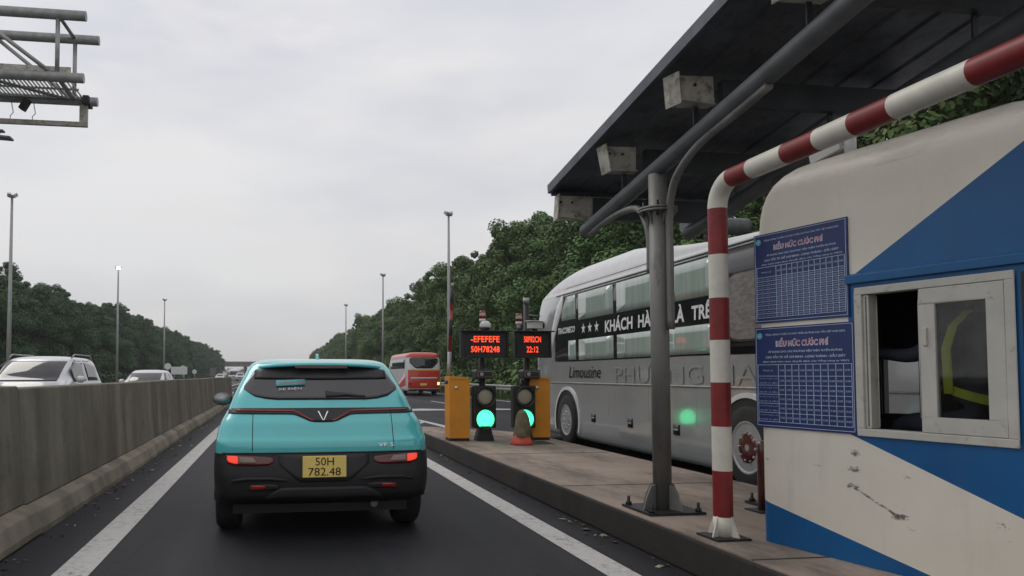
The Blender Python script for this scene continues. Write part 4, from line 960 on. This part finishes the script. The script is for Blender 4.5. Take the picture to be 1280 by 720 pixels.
def teal_car():
    t = thing('car', 'teal hatchback with black bumper waiting in the lane ahead', 'car', (.385, 5.93, 0), R(0.6))
    sh = Shell([(.29, .8, .12, 3.7), (.33, .83, .04, 3.86), (.38, .848, .01, 3.95), (.5, .86, .0, 3.97), (.62, .862, .015, 3.96), (.70, .86, .03, 3.93), (.74, .858, .03, 3.9), (.79, .856, .038, 3.83), (.82, .852, .062, 3.78), (.87, .843, .09, 3.7), (.93, .825, .12, 3.4), (1.0, .79, .175, 2.98), (1.04, .77, .205, 2.88), (1.13, .735, .265, 2.68), (1.2, .705, .32, 2.54), (1.3, .655, .40, 2.33), (1.38, .615, .47, 2.14), (1.42, .58, .52, 2.0), (1.445, .52, .62, 1.85), (1.46, .42, .76, 1.65), (1.466, .26, .95, 1.4)], rear=(.13, .12, .06), front=(.35, .45, .12))
    mb = MB(); sh.loft(mb, lin(.29, .7, 22), M_clad, 0.006, False, True); mb.build('bumper_cladding', t)
    mb = MB(); sh.loft(mb, lin(.695, 1.0, 24) + lin(1.012, 1.4, 30) + lin(1.405, 1.466, 14), M_teal); mb.build('body', t)
    mr = sh.mrear
    # rear window
    mb = MB(); cols = [(x, float(np.interp(abs(x), [0, .40, .52, .60, .645], [1.115, 1.115, 1.13, 1.16, 1.2])), float(np.interp(abs(x), [0, .5, .56, .645], [1.385, 1.385, 1.36, 1.225]))) for x in lin(-.645, .645, 15)]
    patch(mb, mr, cols, M_rearglass, .004, 8, 3); w = mb.build('rear_window', t)
    mb = MB(); patch(mb, mr, [(x, 1.282 + .012 * abs(x), 1.388 - .0 if abs(x) < .5 else 1.36) for x in lin(-.56, .56, 9)], M_black, .012, 4, 2); mb.build('spoiler_shade_band', w)  # black strip standing for the spoiler's shadow on the glass
    # spoiler
    mb = MB(); rows = []
    for x in lin(-.57, .57, 21):
        a = abs(x) / .57; e = .10 * (1 - a ** 4); zt_ = 1.422 - .03 * a ** 3; rows.append([(x, sh.rear(x, 1.40) + .22, zt_ + .018 * (1 - a ** 3)), (x, sh.rear(x, 1.40) + .02 - e * .6, zt_ + .006), (x, sh.rear(x, 1.4) - e, zt_ - .012), (x, sh.rear(x, 1.4) - e + .01, zt_ - .028), (x, sh.rear(x, 1.39) + .02, zt_ - .03)])
    mb.grid(rows, M_teal); sp = mb.build('spoiler', t, fix=False)
    mb = MB(); mb.box((0, sh.rear(0, 1.4) - .085, 1.386), (.44, .02, .018), M_red_dark); mb.build('brake_light', sp)
    mb = MB(); mb.prism([(.0, 1.455), (.17, 1.462), (.12, 1.515), (.06, 1.505)], -.012, .012, M_teal, 'x', Matrix.Translation((0, .85, 0))); mb.build('antenna_fin', t, bevel=.006)
    # light strip with the dip under the emblem
    lo = lambda x: float(np.interp(abs(x), [0, .07, .12, .17, .24, .77], [.94, .94, .95, .975, 1.0, 1.006])); hi = lambda x: float(np.interp(abs(x), [0, .24, .77], [1.05, 1.05, 1.05]))
    mb = MB(); patch(mb, mr, [(x, lo(x), hi(x)) for x in lin(-.765, .765, 41)], M_black, .006, 4, 1); st = mb.build('light_strip', t)
    rl = lambda x: float(np.interp(abs(x), [.06, .1, .16, .23, .7], [.95, .958, .99, 1.028, 1.034]))
    for sg in (-1, 1):
        mb = MB(); xs_ = [sg * a for a in lin(.075, .70, 26)]; patch(mb, mr, [(x, rl(x) - .006, rl(x) + .006) for x in xs_], M_red_lens, .010, 1, 1); mb.build('red_light_line', st)
    mb = MB()
    for sg in (-1, 1):
        q = [(0, .955), (sg * .007, .955), (sg * .044, 1.025), (sg * .033, 1.025)]
        vs = [(x, sh.rear(0, z) - .013, z) for x, z in q] + [(x, sh.rear(0, z) - .004, z) for x, z in q]; mb.add(vs, [(0, 1, 2, 3), (4, 7, 6, 5), (0, 4, 5, 1), (1, 5, 6, 2), (2, 6, 7, 3), (3, 7, 4, 0)], M_chrome)
    mb.build('emblem', st)
    mb = MB(); mb.box((0, 2.0, .235), (1.45, 3.3, .11), M_black); mb.box((0, .7, .27), (1.3, .12, .1), M_black); mb.tube([(.42, .16, .27), (.42, .5, .27)], .03, M_pole, 10); mb.build('underbody', t)
    mb = MB(); patch(mb, mr, [(x, float(np.interp(abs(x), [0, .2, .36], [.475, .475, .62])), .692) for x in lin(-.36, .36, 17)], M_insert, .0095, 5, 1, .006); mb.build('bumper_insert', t)
    mb = MB(); patch(mb, mr, [(x, .345, float(np.interp(abs(x), [0, .34, .46], [.435, .435, .36]))) for x in lin(-.46, .46, 17)], M_insert, .014, 4, 1, .012); mb.build('skid_plate', t)
    # seams
    mb = MB()
    for sg in (-1, 1): patch(mb, mr, [(sg * .565 - .003, .72, 1.01), (sg * .565 + .003, .72, 1.01)], M_black, .0015, 8, 1, .004)
    patch(mb, mr, [(x, .697, .708) for x in lin(-.8, .8, 33)], M_black, .007, 1, 1); mb.build('tailgate_seam', t)
    # lamps
    for sg in (-1, 1):
        L = mb = MB(); c = lambda a: sg * a
        edge = [(.40, .635, .665), (.44, .61, .672), (.55, .605, .68), (.70, .61, .688), (.755, .63, .69), (.77, .655, .69)]
        patch(mb, mr, [(c(a), p, q) for a, p, q in edge], M_red_dark, .012, 4, 3); tl = mb.build('tail_light', t)
        mb = MB(); patch(mb, mr, [(c(.675), .625, .678), (c(.70), .625, .684), (c(.745), .638, .684), (c(.758), .655, .684)], M_red_lit, .017, 4, 3); mb.build('lit_lens', tl)
        mb = MB(); patch(mb, mr, [(c(.535), .63, .64), (c(.56), .625, .67), (c(.64), .625, .674), (c(.665), .63, .674)], M_white_lens, .016, 3, 2); mb.build('clear_lens', tl)
        mb = MB(); patch(mb, mr, [(c(.35), .425, .455), (c(.42), .415, .465), (c(.58), .41, .46), (c(.6), .42, .43)], M_black, .012, 3, 2)
        patch(mb, mr, [(c(.46), .425, .455), (c(.575), .42, .455)], M_red_lens, .017, 3, 3); mb.build('reflector', t)
        mb = MB(); patch(mb, mr, [(c(.3), .485, .5), (c(.42), .49, .52), (c(.62), .49, .52), (c(.72), .48, .5)], M_clad, .022, 2, 4); mb.build('bumper_crease', t)
    mb = MB(); patch(mb, mr, [(x, .5, .69) for x in lin(-.33, .33, 9)], M_clad, -.0, 2, 1, .0); 
    mb = MB(); mb.box((0, -.014, .597), (.345, .012, .168), M_yellowplate); pl = mb.build('number_plate', t, bevel=.004)
    mb = MB(); 
    for s, z, fw in (('50H', .638, .145), ('782.48', .558, .255)):
        vs, fs = text(s, .1, offset=.0, fit=(fw, .062)); mb.add(vs, fs, M_letterdark, False, basis((0.0, -.0225, z), (1, 0, 0), (0, 0, 1)))
    mb.build('plate_text', pl)
    mb = MB(); vs, fs = text('VF 5', .06, extrude=.002, fit=(.125, .03)); yb_ = sh.rear(.5, .755) - .006; mb.add(vs, fs, M_chrome, False, basis((.5, yb_, .758), (1, .09, 0), (0, .25, .97))); mb.build('badge_lettering', t)
    # wiper
    mb = MB(); patch(mb, mr, [(.03, 1.135, 1.19), (.09, 1.14, 1.178), (.2, 1.15, 1.172), (.36, 1.135, 1.15)], M_black, .03, 2, 3, .02); mb.build('wiper', t)
    # sticker
    mb = MB(); patch(mb, mr, [(-.38, 1.225, 1.275), (-.14, 1.235, 1.285)], M_sticker, .0165, 3, 3, .01)
    def on_glass(s, fw, fh, x, z, m):
        vs, fs = text(s, .05, fit=(fw, fh)); dy = (sh.rear(x, z + .05) - sh.rear(x, z - .05)) / .1; mb.add(vs, fs, m, False, basis((x, sh.rear(x, z) - .019, z), (1, -.02, 0.04), (0, dy, 1)))
    on_glass('XANH SM', .2, .026, -.26, 1.256, M_posterred); on_glass('XE ĐIỆN', .19, .028, -.265, 1.205, M_letter); mb.build('window_sticker', w)
    # exhaust side and number-plate recess details, glasshouse, mirrors, wheels
    for sg in (-1, 1):
        ms = sh.mside(sg)
        mb = MB(); patch(mb, ms, [(.78, 1.1, 1.15), (1.0, 1.06, 1.36), (1.55, 1.05, 1.38)], M_carglass, .004, 5, 4); mb.build('rear_side_window', t)
        mb = MB(); patch(mb, ms, [(1.6, 1.05, 1.38), (2.1, 1.04, 1.36), (2.62, 1.03, 1.1)], M_carglass, .004, 5, 4); mb.build('front_side_window', t)
        mb = MB(); mb.lathe([(.001, -.08), (.06, -.06), (.085, 0), (.07, .06), (.001, .07)], M_black, 16, 'y', (sg * .93, 2.35, 1.06)); mb.tube([(sg * .77, 2.42, 1.0), (sg * .92, 2.36, 1.03)], .028, M_black, 8); m_ = mb.build('mirror', t); m_.scale = (1.25, 1, .85); m_.location = (-sg * .93 * .25, 0, .159)
        mb = MB(); mb.lathe([(.001, 0), (.072, .006)], M_mirror, 16, 'y', (sg * .93, 2.262, 1.06)); mb.build('mirror_glass', m_)
        for y in (.72, 3.23): wheel(t, sg * .765, y, .325, .21, sg)
        mb = MB()
        for y in (.72, 3.23):
            a0 = [(y + .41 * math.cos(a), .325 + .41 * math.sin(a)) for a in lin(-.05, math.pi + .05, 19)]; a1 = [(y + .34 * math.cos(a), .325 + .34 * math.sin(a)) for a in lin(-.05, math.pi + .05, 19)]
            mb.grid([[(sg * .872, p, max(.29, q)) for p, q in a0], [(sg * .872, p, max(.29, q)) for p, q in a1]], M_clad, False); mb.grid([[(sg * .872, p, max(.29, q)) for p, q in a0], [(sg * .8, p, max(.29, q)) for p, q in a0]], M_clad, False)
        mb.build('wheel_arch_trim', t, fix=False)
    mb = MB(); patch(mb, sh.mfront, [(x, 1.03, 1.37) for x in lin(-.56, .56, 9)], M_carglass, .004, 6, 2); mb.build('windscreen', t)
teal_car()

def passenger_car(label, loc, rz, rows, m, rails, L, wy, gz, first=True, name='car', cat='car'):
    t = thing(name, label, cat, loc, rz)
    sh = Shell(rows, rear=(.25, .25, .05), front=(.32, .38, .14)); z0, z1 = rows[0][0], rows[-1][0]
    mb = MB(); sh.loft(mb, lin(z0, z1 - .1, 40) + lin(z1 - .09, z1, 10), m, 0, True, True); mb.build('body', t)
    b, tp = gz; W_ = sh.dims(b)[0]; Wt = sh.dims(tp)[0]
    mb = MB(); patch(mb, sh.mfront, [(x, b + .04, tp - .02) for x in lin(-Wt * .9, Wt * .9, 15)], M_carglass, .014, 12, 3); mb.build('windscreen', t)
    mb = MB(); patch(mb, sh.mrear, [(x, b + .06, tp - .02) for x in lin(-Wt * .88, Wt * .88, 15)], M_carglass, .014, 12, 3); mb.build('rear_window', t)
    w, r, f, q = sh.dims((b + tp) / 2); _, r1, f1, _ = sh.dims(tp); _, r0, f0, _ = sh.dims(b + .03)
    for sg in (-1, 1):
        ms = sh.mside(sg); ym = (r + f) / 2
        for a0, a1, nm in ((r0 + .45, ym - .05, 'rear_side_window'), (ym + .05, f0 - .62, 'front_side_window')):
            mb = MB(); c = [(a0, b + .04, tp - (.0 if nm[0] == 'f' else .12)), ((a0 + a1) / 2, b + .04, tp), (a1, b + .04, tp - (.22 if nm[0] == 'f' else 0))]; patch(mb, ms, c, M_carglass, .004, 5, 4); mb.build(nm, t)
        mb = MB(); mb.lathe([(.001, -.08), (.07, -.05), (.095, 0), (.08, .05), (.001, .08)], m, 14, 'y'); mb.tube([(-sg * .16, .06, -.06), (0, 0, -.03)], .025, M_black, 8); o = mb.build('mirror', t, (sg * (W_ + .1), f0 - .75, b + .08)); o.scale = (1.2, 1, .85)
        for y in wy: wheel(t, sg * (W_ - .12), y, .36 if rails else .33, .22, sg)
        mb = MB(); patch(mb, sh.mfront, [(sg * W_ * .5, b - .3, b - .18), (sg * W_ * .92, b - .28, b - .14)], M_white_lens, .006, 3, 3); mb.build('headlight', t)
        mb = MB(); patch(mb, sh.mrear, [(sg * W_ * .6, b - .25, b - .1), (sg * W_ * .95, b - .25, b - .02)], M_red_lens, .006, 3, 3); mb.build('tail_light', t)
        if rails:
            mb = MB(); xx = sg * (Wt - .02); mb.tube([(xx, r1 + .25, z1 - .05), (xx, r1 + .4, z1 + .035), (xx, f1 - .55, z1 + .035), (xx, f1 - .3, z1 - .05)], .018, M_galv, 8); mb.build('roof_rail', t)
    mb = MB(); patch(mb, sh.mfront, [(x, b - .45, b - .25) for x in lin(-W_ * .45, W_ * .45, 5)], M_black, .006, 3, 2); mb.build('grille', t)
    return t
suv = [(.25, .8, .12, 4.6), (.4, .9, .02, 4.76), (.7, .925, .0, 4.78), (.95, .92, .03, 4.7), (1.06, .9, .06, 4.35), (1.14, .88, .09, 3.75), (1.2, .86, .12, 3.5), (1.4, .8, .2, 3.2), (1.6, .74, .3, 2.88), (1.68, .69, .38, 2.72), (1.73, .6, .55, 2.5), (1.76, .4, .85, 2.2)]
hat = [(.22, .75, .12, 4.1), (.36, .84, .02, 4.28), (.6, .865, .0, 4.3), (.85, .86, .04, 4.2), (.95, .84, .08, 3.8), (1.0, .82, .1, 3.3), (1.05, .8, .13, 3.1), (1.25, .72, .3, 2.7), (1.4, .65, .5, 2.35), (1.46, .6, .6, 2.2), (1.5, .5, .8, 2.0), (1.52, .32, 1.0, 1.7)]
passenger_car('white oncoming sport utility vehicle with silver roof rails behind the median', (-5.38, 20.6, 0), math.pi, suv, M_white_car, True, 4.78, (.85, 3.75), (1.14, 1.66))
passenger_car('smaller white oncoming car further back behind the median', (-4.95, 32.2, 0), math.pi, hat, M_white_car, False, 4.3, (.75, 3.4), (1.0, 1.42))
passenger_car('tiny distant white car near the far bridge, left of the white van', (-10.6, 148, 0), math.pi, hat, M_white_car, False, 4.3, (.75, 3.4), (1.0, 1.42))
passenger_car('tiny distant white car right of the white van near the bridge', (-7.6, 165, 0), math.pi, suv, M_white_car, True, 4.78, (.85, 3.75), (1.14, 1.66))
van = [(.3, .85, .1, 5.6), (.45, .96, .0, 5.75), (.9, .98, .0, 5.75), (1.1, .98, .0, 5.6), (1.25, .98, .0, 5.4), (1.8, .97, .02, 5.2), (2.3, .95, .05, 4.9), (2.5, .9, .12, 4.6), (2.62, .7, .3, 4.2), (2.66, .4, .6, 3.8)]
passenger_car('distant white high-roofed van coming from under the bridge', (-9.3, 175, 0), math.pi, van, M_white_car, False, 5.75, (.95, 4.6), (1.25, 2.15), name='van', cat='van')

# silver bus in the next lane
def silver_bus():
    t = thing('bus', 'silver coach with a white roof and black lettered window band beside the island', 'bus', (6.491, 5.09, 0), R(-1.2)); t.scale = (.965, .965, .98)
    sh = Shell([(.16, 1.2, .06, 10.62), (.3, 1.245, .0, 10.82), (.8, 1.25, .0, 10.90), (1.4, 1.25, .0, 10.92), (2.0, 1.25, .0, 10.89), (2.5, 1.25, .01, 10.82), (2.8, 1.25, .03, 10.68), (2.93, 1.25, .05, 10.54), (2.955, 1.246, .12, 10.50), (2.975, 1.235, 1.9, 10.46), (3.05, 1.225, 3.3, 10.23), (3.13, 1.2, 4.1, 9.99), (3.22, 1.16, 4.8, 9.67), (3.32, 1.08, 5.5, 9.25), (3.4, .96, 6.0, 8.85), (3.45, .8, 6.4, 8.45), (3.47, .5, 6.7, 7.95)], rear=(.3, .25, .06), front=(.55, .45, .12))
    yw = lambda Y: Y - 5.3
    mb = MB(); sh.loft(mb, lin(.16, 2.93, 44), M_silver_bus, 0, False, True); mb.build('body', t)
    mb = MB(); sh.loft(mb, [2.928, 2.94, 2.955, 2.962, 2.968, 2.975] + lin(2.99, 3.47, 26), M_bus_roof); rf = mb.build('roof', t)
    ms = sh.mside(-1); mr_ = sh.mside(1)
    # full glass band, then panes a little proud
    for sgm in (ms, mr_):
        mb = MB(); patch(mb, sgm, [(.35, 1.57, 2.88), (4.0, 1.6, 2.88), (yw(13.6), 1.6, 2.88), (yw(14.12), 1.605, 2.88), (yw(14.4), 1.61, 2.6), (yw(14.62), 1.62, 2.3)], M_busband, .004, 4, 3); mb.build('window_band', t)
        def pane(y0, y1, z0, z1, nm='window', y0t=None, y1t=None):
            mb = MB(); c = [(y0, z0, z1), (y1, z0, z1)]
            patch(mb, sgm, c, M_buscurtain, .009, 4, 4, .012); mb.build(nm, t)
        for a, b in ((11.8, 13.32), (10.22, 11.66), (8.66, 10.08), (6.0, 7.5)):
            pane(yw(a), yw(b), 2.36, 2.85); pane(yw(a), yw(b), 1.62, 2.0)
        mb = MB(); patch(mb, sgm, [(yw(13.47), 2.4, 2.855), (yw(13.95), 2.4, 2.855), (yw(14.2), 2.4, 2.6)], M_buscurtain, .009, 4, 4, .012); mb.build('window', t)
        mb = MB(); patch(mb, sgm, [(yw(13.47), 1.63, 2.0), (yw(13.85), 1.63, 2.0)], M_buscurtain, .009, 4, 4, .012); mb.build('window', t)
    mb = MB(); patch(mb, ms, [(yw(14.1), 2.82, 2.9), (yw(14.18), 2.6, 2.9), (yw(14.45), 2.3, 2.72), (yw(14.75), 1.9, 2.3), (yw(14.86), 1.75, 2.0)], M_bus_roof, .012, 3, 4, .015); mb.build('front_pillar', t)
    mb = MB(); patch(mb, ms, [(.45, 2.9, 2.925), (4, 2.9, 2.925), (yw(14.5), 2.9, 2.925)], M_black, .006, 1, 4, .01); patch(mb, ms, [(5.2, 3.02, 3.03), (7, 3.02, 3.03), (yw(14.0), 3.02, 3.03)], M_pole, .004, 1, 4, .01)
    patch(mb, ms, [(.3, 1.18, 1.205), (4, 1.18, 1.205), (yw(14.9), 1.18, 1.205)], M_galv, .01, 1, 4, .012); mb.build('side_moulding', t)
    mb = MB(); fr_ = [(x, 1.15, 2.72) for x in lin(-.98, .98, 13)]; patch(mb, sh.mfront, fr_, M_busband, .006, 10, 2); mb.build('windscreen', t)
    # big rounded side window near the rear, in a pale frame
    mb = MB(); n = 40
    def rr(w, h, k): 
        a = 2 * math.pi * k / n; cx = math.copysign(abs(math.cos(a)) ** .5, math.cos(a)); sz = math.copysign(abs(math.sin(a)) ** .5, math.sin(a)); return (yw(8.07) + w * cx, 2.16 + h * sz)
    for w_, h_, m_, e in ((.47, .42, M_black, .014), (.445, .395, M_busfrost, .019)):
        pts = [rr(w_, h_, k) for k in range(n)]; vs = [ms(a, b, e) for a, b in pts]; mb.add(vs, [tuple(range(n))], m_)
        mb.grid([vs, [ms(a, b, e - .02) for a, b in pts]], m_, False, closed=True)
    mb.build('rounded_window', t)
    # lettering on the left side: reads from front to rear
    def letters(name, items, m, par=t, e=.0115):
        for s, Yc, z, fw, fh, sk in items:
            mb = MB()
            vs, fs = text(s, .2, shear=sk, offset=.006 if m is M_letter else 0, fit=(fw, fh)); p = ms(yw(Yc), z, e); mb.add(vs, fs, m, False, basis(p, (0, -1, 0), (0, 0, 1))); mb.build(name, par)
    letters('band_lettering', [('KHÁCH', 11.6, 2.19, 1.06, .25, .05), ('HÀNG', 10.46, 2.19, .86, .25, .05), ('LÀ', 9.68, 2.19, .33, .25, .05), ('TRÊN', 8.98, 2.19, .68, .24, .05), ('TRACOMECO', 13.95, 2.21, .9, .12, .3)], M_letter)
    mb = MB()
    for Yc in (13.08, 12.78, 12.48):
        q = []
        for k in range(10): a = math.pi / 2 + k * math.pi / 5; r = .105 if k % 2 == 0 else .042; q.append((-r * math.cos(a), r * math.sin(a)))
        c = [ms(yw(Yc) + a, 2.19 + b, .012) for a, b in q]; mb.add(c + [ms(yw(Yc), 2.19, .012)], [(k, (k + 1) % 10, 10) for k in range(10)], M_letter)
    mb.build('star', t)
    letters('side_lettering', [('Limousine', 13.08, 1.40, 1.5, .22, .25)], M_letterdark)
    # big outlined ghost lettering
    mb = MB(); big = text('PHƯƠNG NAM', .4, fit=(4.3, .3)); sm = text('PHƯƠNG NAM', .4, offset=-.003, fit=(4.295, .294))
    mb.add(*big, M_lamppole, False, basis(ms(yw(9.6), 1.375, .0115), (0, -1, 0), (0, 0, 1))); mb.add(*sm, M_silver_bus, False, basis(ms(yw(9.6), 1.375, .0121), (0, -1, 0), (0, 0, 1))); mb.build('outlined_lettering', t)
    # hatch handles and seams
    for Yc in (12.68, 11.22, 9.78, 7.0):
        mb = MB(); y = yw(Yc); patch(mb, ms, [(y - .08, .52, .66), (y + .08, .52, .66)], M_black, .014, 2, 2); patch(mb, ms, [(y - .06, .575, .6), (y + .06, .575, .6)], M_galv, .022, 1, 2); mb.build('hatch_handle', t)
    mb = MB()
    for Yc in (13.35, 12.05, 10.6, 9.25): patch(mb, ms, [(yw(Yc) - .004, .2, 1.17), (yw(Yc) + .004, .2, 1.17)], M_pole, .0015, 2, 1, .004)
    mb.build('hatch_seam', t)
    for sg in (-1, 1):
        for Yc, r in ((13.95, .48), (8.12, .5)):
            y = yw(Yc); rim = M_busrim
            wheel(t, sg * 1.15, y, r, .27, sg, rim, M_maroon if Yc < 10 else M_busrim, 0)
            mb = MB(); A = [(y + .66 * math.cos(a), r + .64 * math.sin(a)) for a in lin(-.35, math.pi + .35, 25)]; B = [(y + .6 * math.cos(a), r + .58 * math.sin(a)) for a in lin(-.35, math.pi + .35, 25)]
            x0, x1 = sg * 1.272, sg * 1.23
            mb.grid([[(x0, p, max(.17, q)) for p, q in A], [(x0, p, max(.17, q)) for p, q in B]], M_bus_roof, False); mb.grid([[(x0, p, max(.17, q)) for p, q in A], [(x1, p, max(.17, q)) for p, q in A]], M_bus_roof, False); mb.build('arch_lip', t, fix=False)
            mb = MB(); mb.add([(sg * 1.254, p, max(.17, q)) for p, q in B], [tuple(range(len(B)))], M_black); mb.build('wheel_well', t)
        mb = MB(); mb.tube([(sg * 1.15, 10.6, 2.62), (sg * 1.35, 11.0, 2.7), (sg * 1.4, 11.07, 2.5)], .03, M_black, 8); mb.box((sg * 1.4, 11.07, 2.28), (.22, .12, .42), M_black); mb.box((sg * 1.4, 11.07, 1.95), (.2, .12, .18), M_black); mb.build('mirror', t, bevel=.03)
        mb = MB(); patch(mb, ms, [(yw(15.05), .75, .8), (yw(15.1), .75, .8)], M_red_lens, .008, 2, 2); mb.build('side_marker', t)
silver_bus()

# red minibus ahead on the right
def red_bus():
    t = thing('bus', 'red and white minibus driving away on the right before the trees', 'bus', (9.28, 46.2, 0), R(1.5))
    sh = Shell([(.3, 1.08, .1, 6.8), (.45, 1.12, .02, 7.0), (.9, 1.13, .0, 7.05), (1.4, 1.13, .03, 7.0), (1.75, 1.12, .07, 6.85), (2.3, 1.09, .16, 6.5), (2.55, 1.06, .2, 6.3), (2.66, 1.0, .28, 6.1), (2.74, .8, .45, 5.7), (2.77, .5, .8, 5.2)], rear=(.28, .22, .05), front=(.4, .4, .1))
    mb = MB(); sh.loft(mb, lin(.3, 1.5, 20), M_bus_roof, 0, False, True); mb.build('body', t)
    mb = MB(); patch(mb, sh.mrear, [(x, .34, 1.66) for x in lin(-1.115, 1.115, 25)], M_busred, .005, 10, 1, .004); mb.build('rear_panel', t)
    mb = MB(); sh.loft(mb, lin(1.495, 2.42, 16), M_bus_roof, 0, False); mb.build('upper_body', t)
    mb = MB(); sh.loft(mb, lin(2.415, 2.77, 14), M_busred); mb.build('roof', t)
    mr = sh.mrear
    mb = MB(); patch(mb, mr, [(x, float(np.interp(abs(x), [0, .55, .92], [1.72, 1.72, 2.1])), 2.42 if abs(x) < .85 else 2.36) for x in lin(-.92, .92, 13)], M_carglass, .006, 6, 2); w = mb.build('rear_window', t)
    mb = MB(); vs, fs = text('TÂM HẠNH', .2, fit=(1.1, .2)); dy = (sh.rear(0, 2.3) - sh.rear(0, 2.0)) / .3
    mb = MB(); patch(mb, mr, [(x, 1.56, 1.65) for x in lin(-1.05, 1.05, 9)], M_orange, .012, 2, 2); patch(mb, mr, [(x, 1.08, 1.16) for x in lin(-.85, .85, 9)], M_letter, .012, 2, 2); mb.build('stripe', t)
    mb = MB(); mb.box((-.05, -.012, .72), (.42, .012, .13), M_yellowplate); mb.build('number_plate', t)
    for sg in (-1, 1):
        mb = MB(); patch(mb, mr, [(sg * .86, .68, .86), (sg * 1.0, .68, .86)], M_amber if sg > 0 else M_red_lens, .012, 3, 3); mb.build('tail_light', t)
        mb = MB(); patch(mb, sh.mside(sg), [(.75, 1.72, 2.3), (3, 1.72, 2.32), (5.9, 1.72, 2.3)], M_carglass, .006, 3, 4); mb.build('side_window', t)
        for y in (1.5, 5.4): wheel(t, sg * .98, y, .39, .24, sg)
        mb = MB(); patch(mb, sh.mside(sg), [(.42, .35, 1.5), (1.2, .35, 1.25), (2.6, .35, .8), (5.5, .35, .55)], M_busred, .006, 3, 4); mb.build('side_graphic', t)
    mb = MB(); patch(mb, mr, [(x, .32, .42) for x in lin(-1.0, 1.0, 9)], M_black, .03, 2, 2); mb.build('bumper', t)
red_bus()

# white lamp-like post beyond the bus
t = thing('floodlight_post', 'white post with a dark drum on top showing above the silver bus', 'post', (11.2, 17.6, 0))
mb = MB(); mb.tube([(0, 0, 0), (0, 0, 4.9)], .12, M_camwhite, 12); mb.build('shaft', t)
mb = MB(); mb.lathe([(.2, -.9), (.22, -.8), (.22, .8), (.2, .9)], M_beam, 16, 'x', (0, 0, 5.15)); mb.build('drum', t)

# ---------------------------------------------------------------- air
hz = MB(); hz.box((0, 470, 6.5), (1040, 1100, 16.5), M_black); ho = hz.build('haze'); ho['kind'] = 'stuff'; tag(ho, 'thin grey evening haze over the motorway', 'haze')
hm = bpy.data.materials.new('haze_air'); hm.use_nodes = True; ht = hm.node_tree; ht.nodes.clear()
hv = ht.nodes.new('ShaderNodeVolumePrincipled'); hv.inputs['Color'].default_value = (.86, .87, .9, 1); hv.inputs['Density'].default_value = .0005; hv.inputs['Anisotropy'].default_value = .2
hx_ = ht.nodes.new('ShaderNodeOutputMaterial'); ht.links.new(hv.outputs['Volume'], hx_.inputs['Volume'])
ho.data.materials.clear(); ho.data.materials.append(hm)
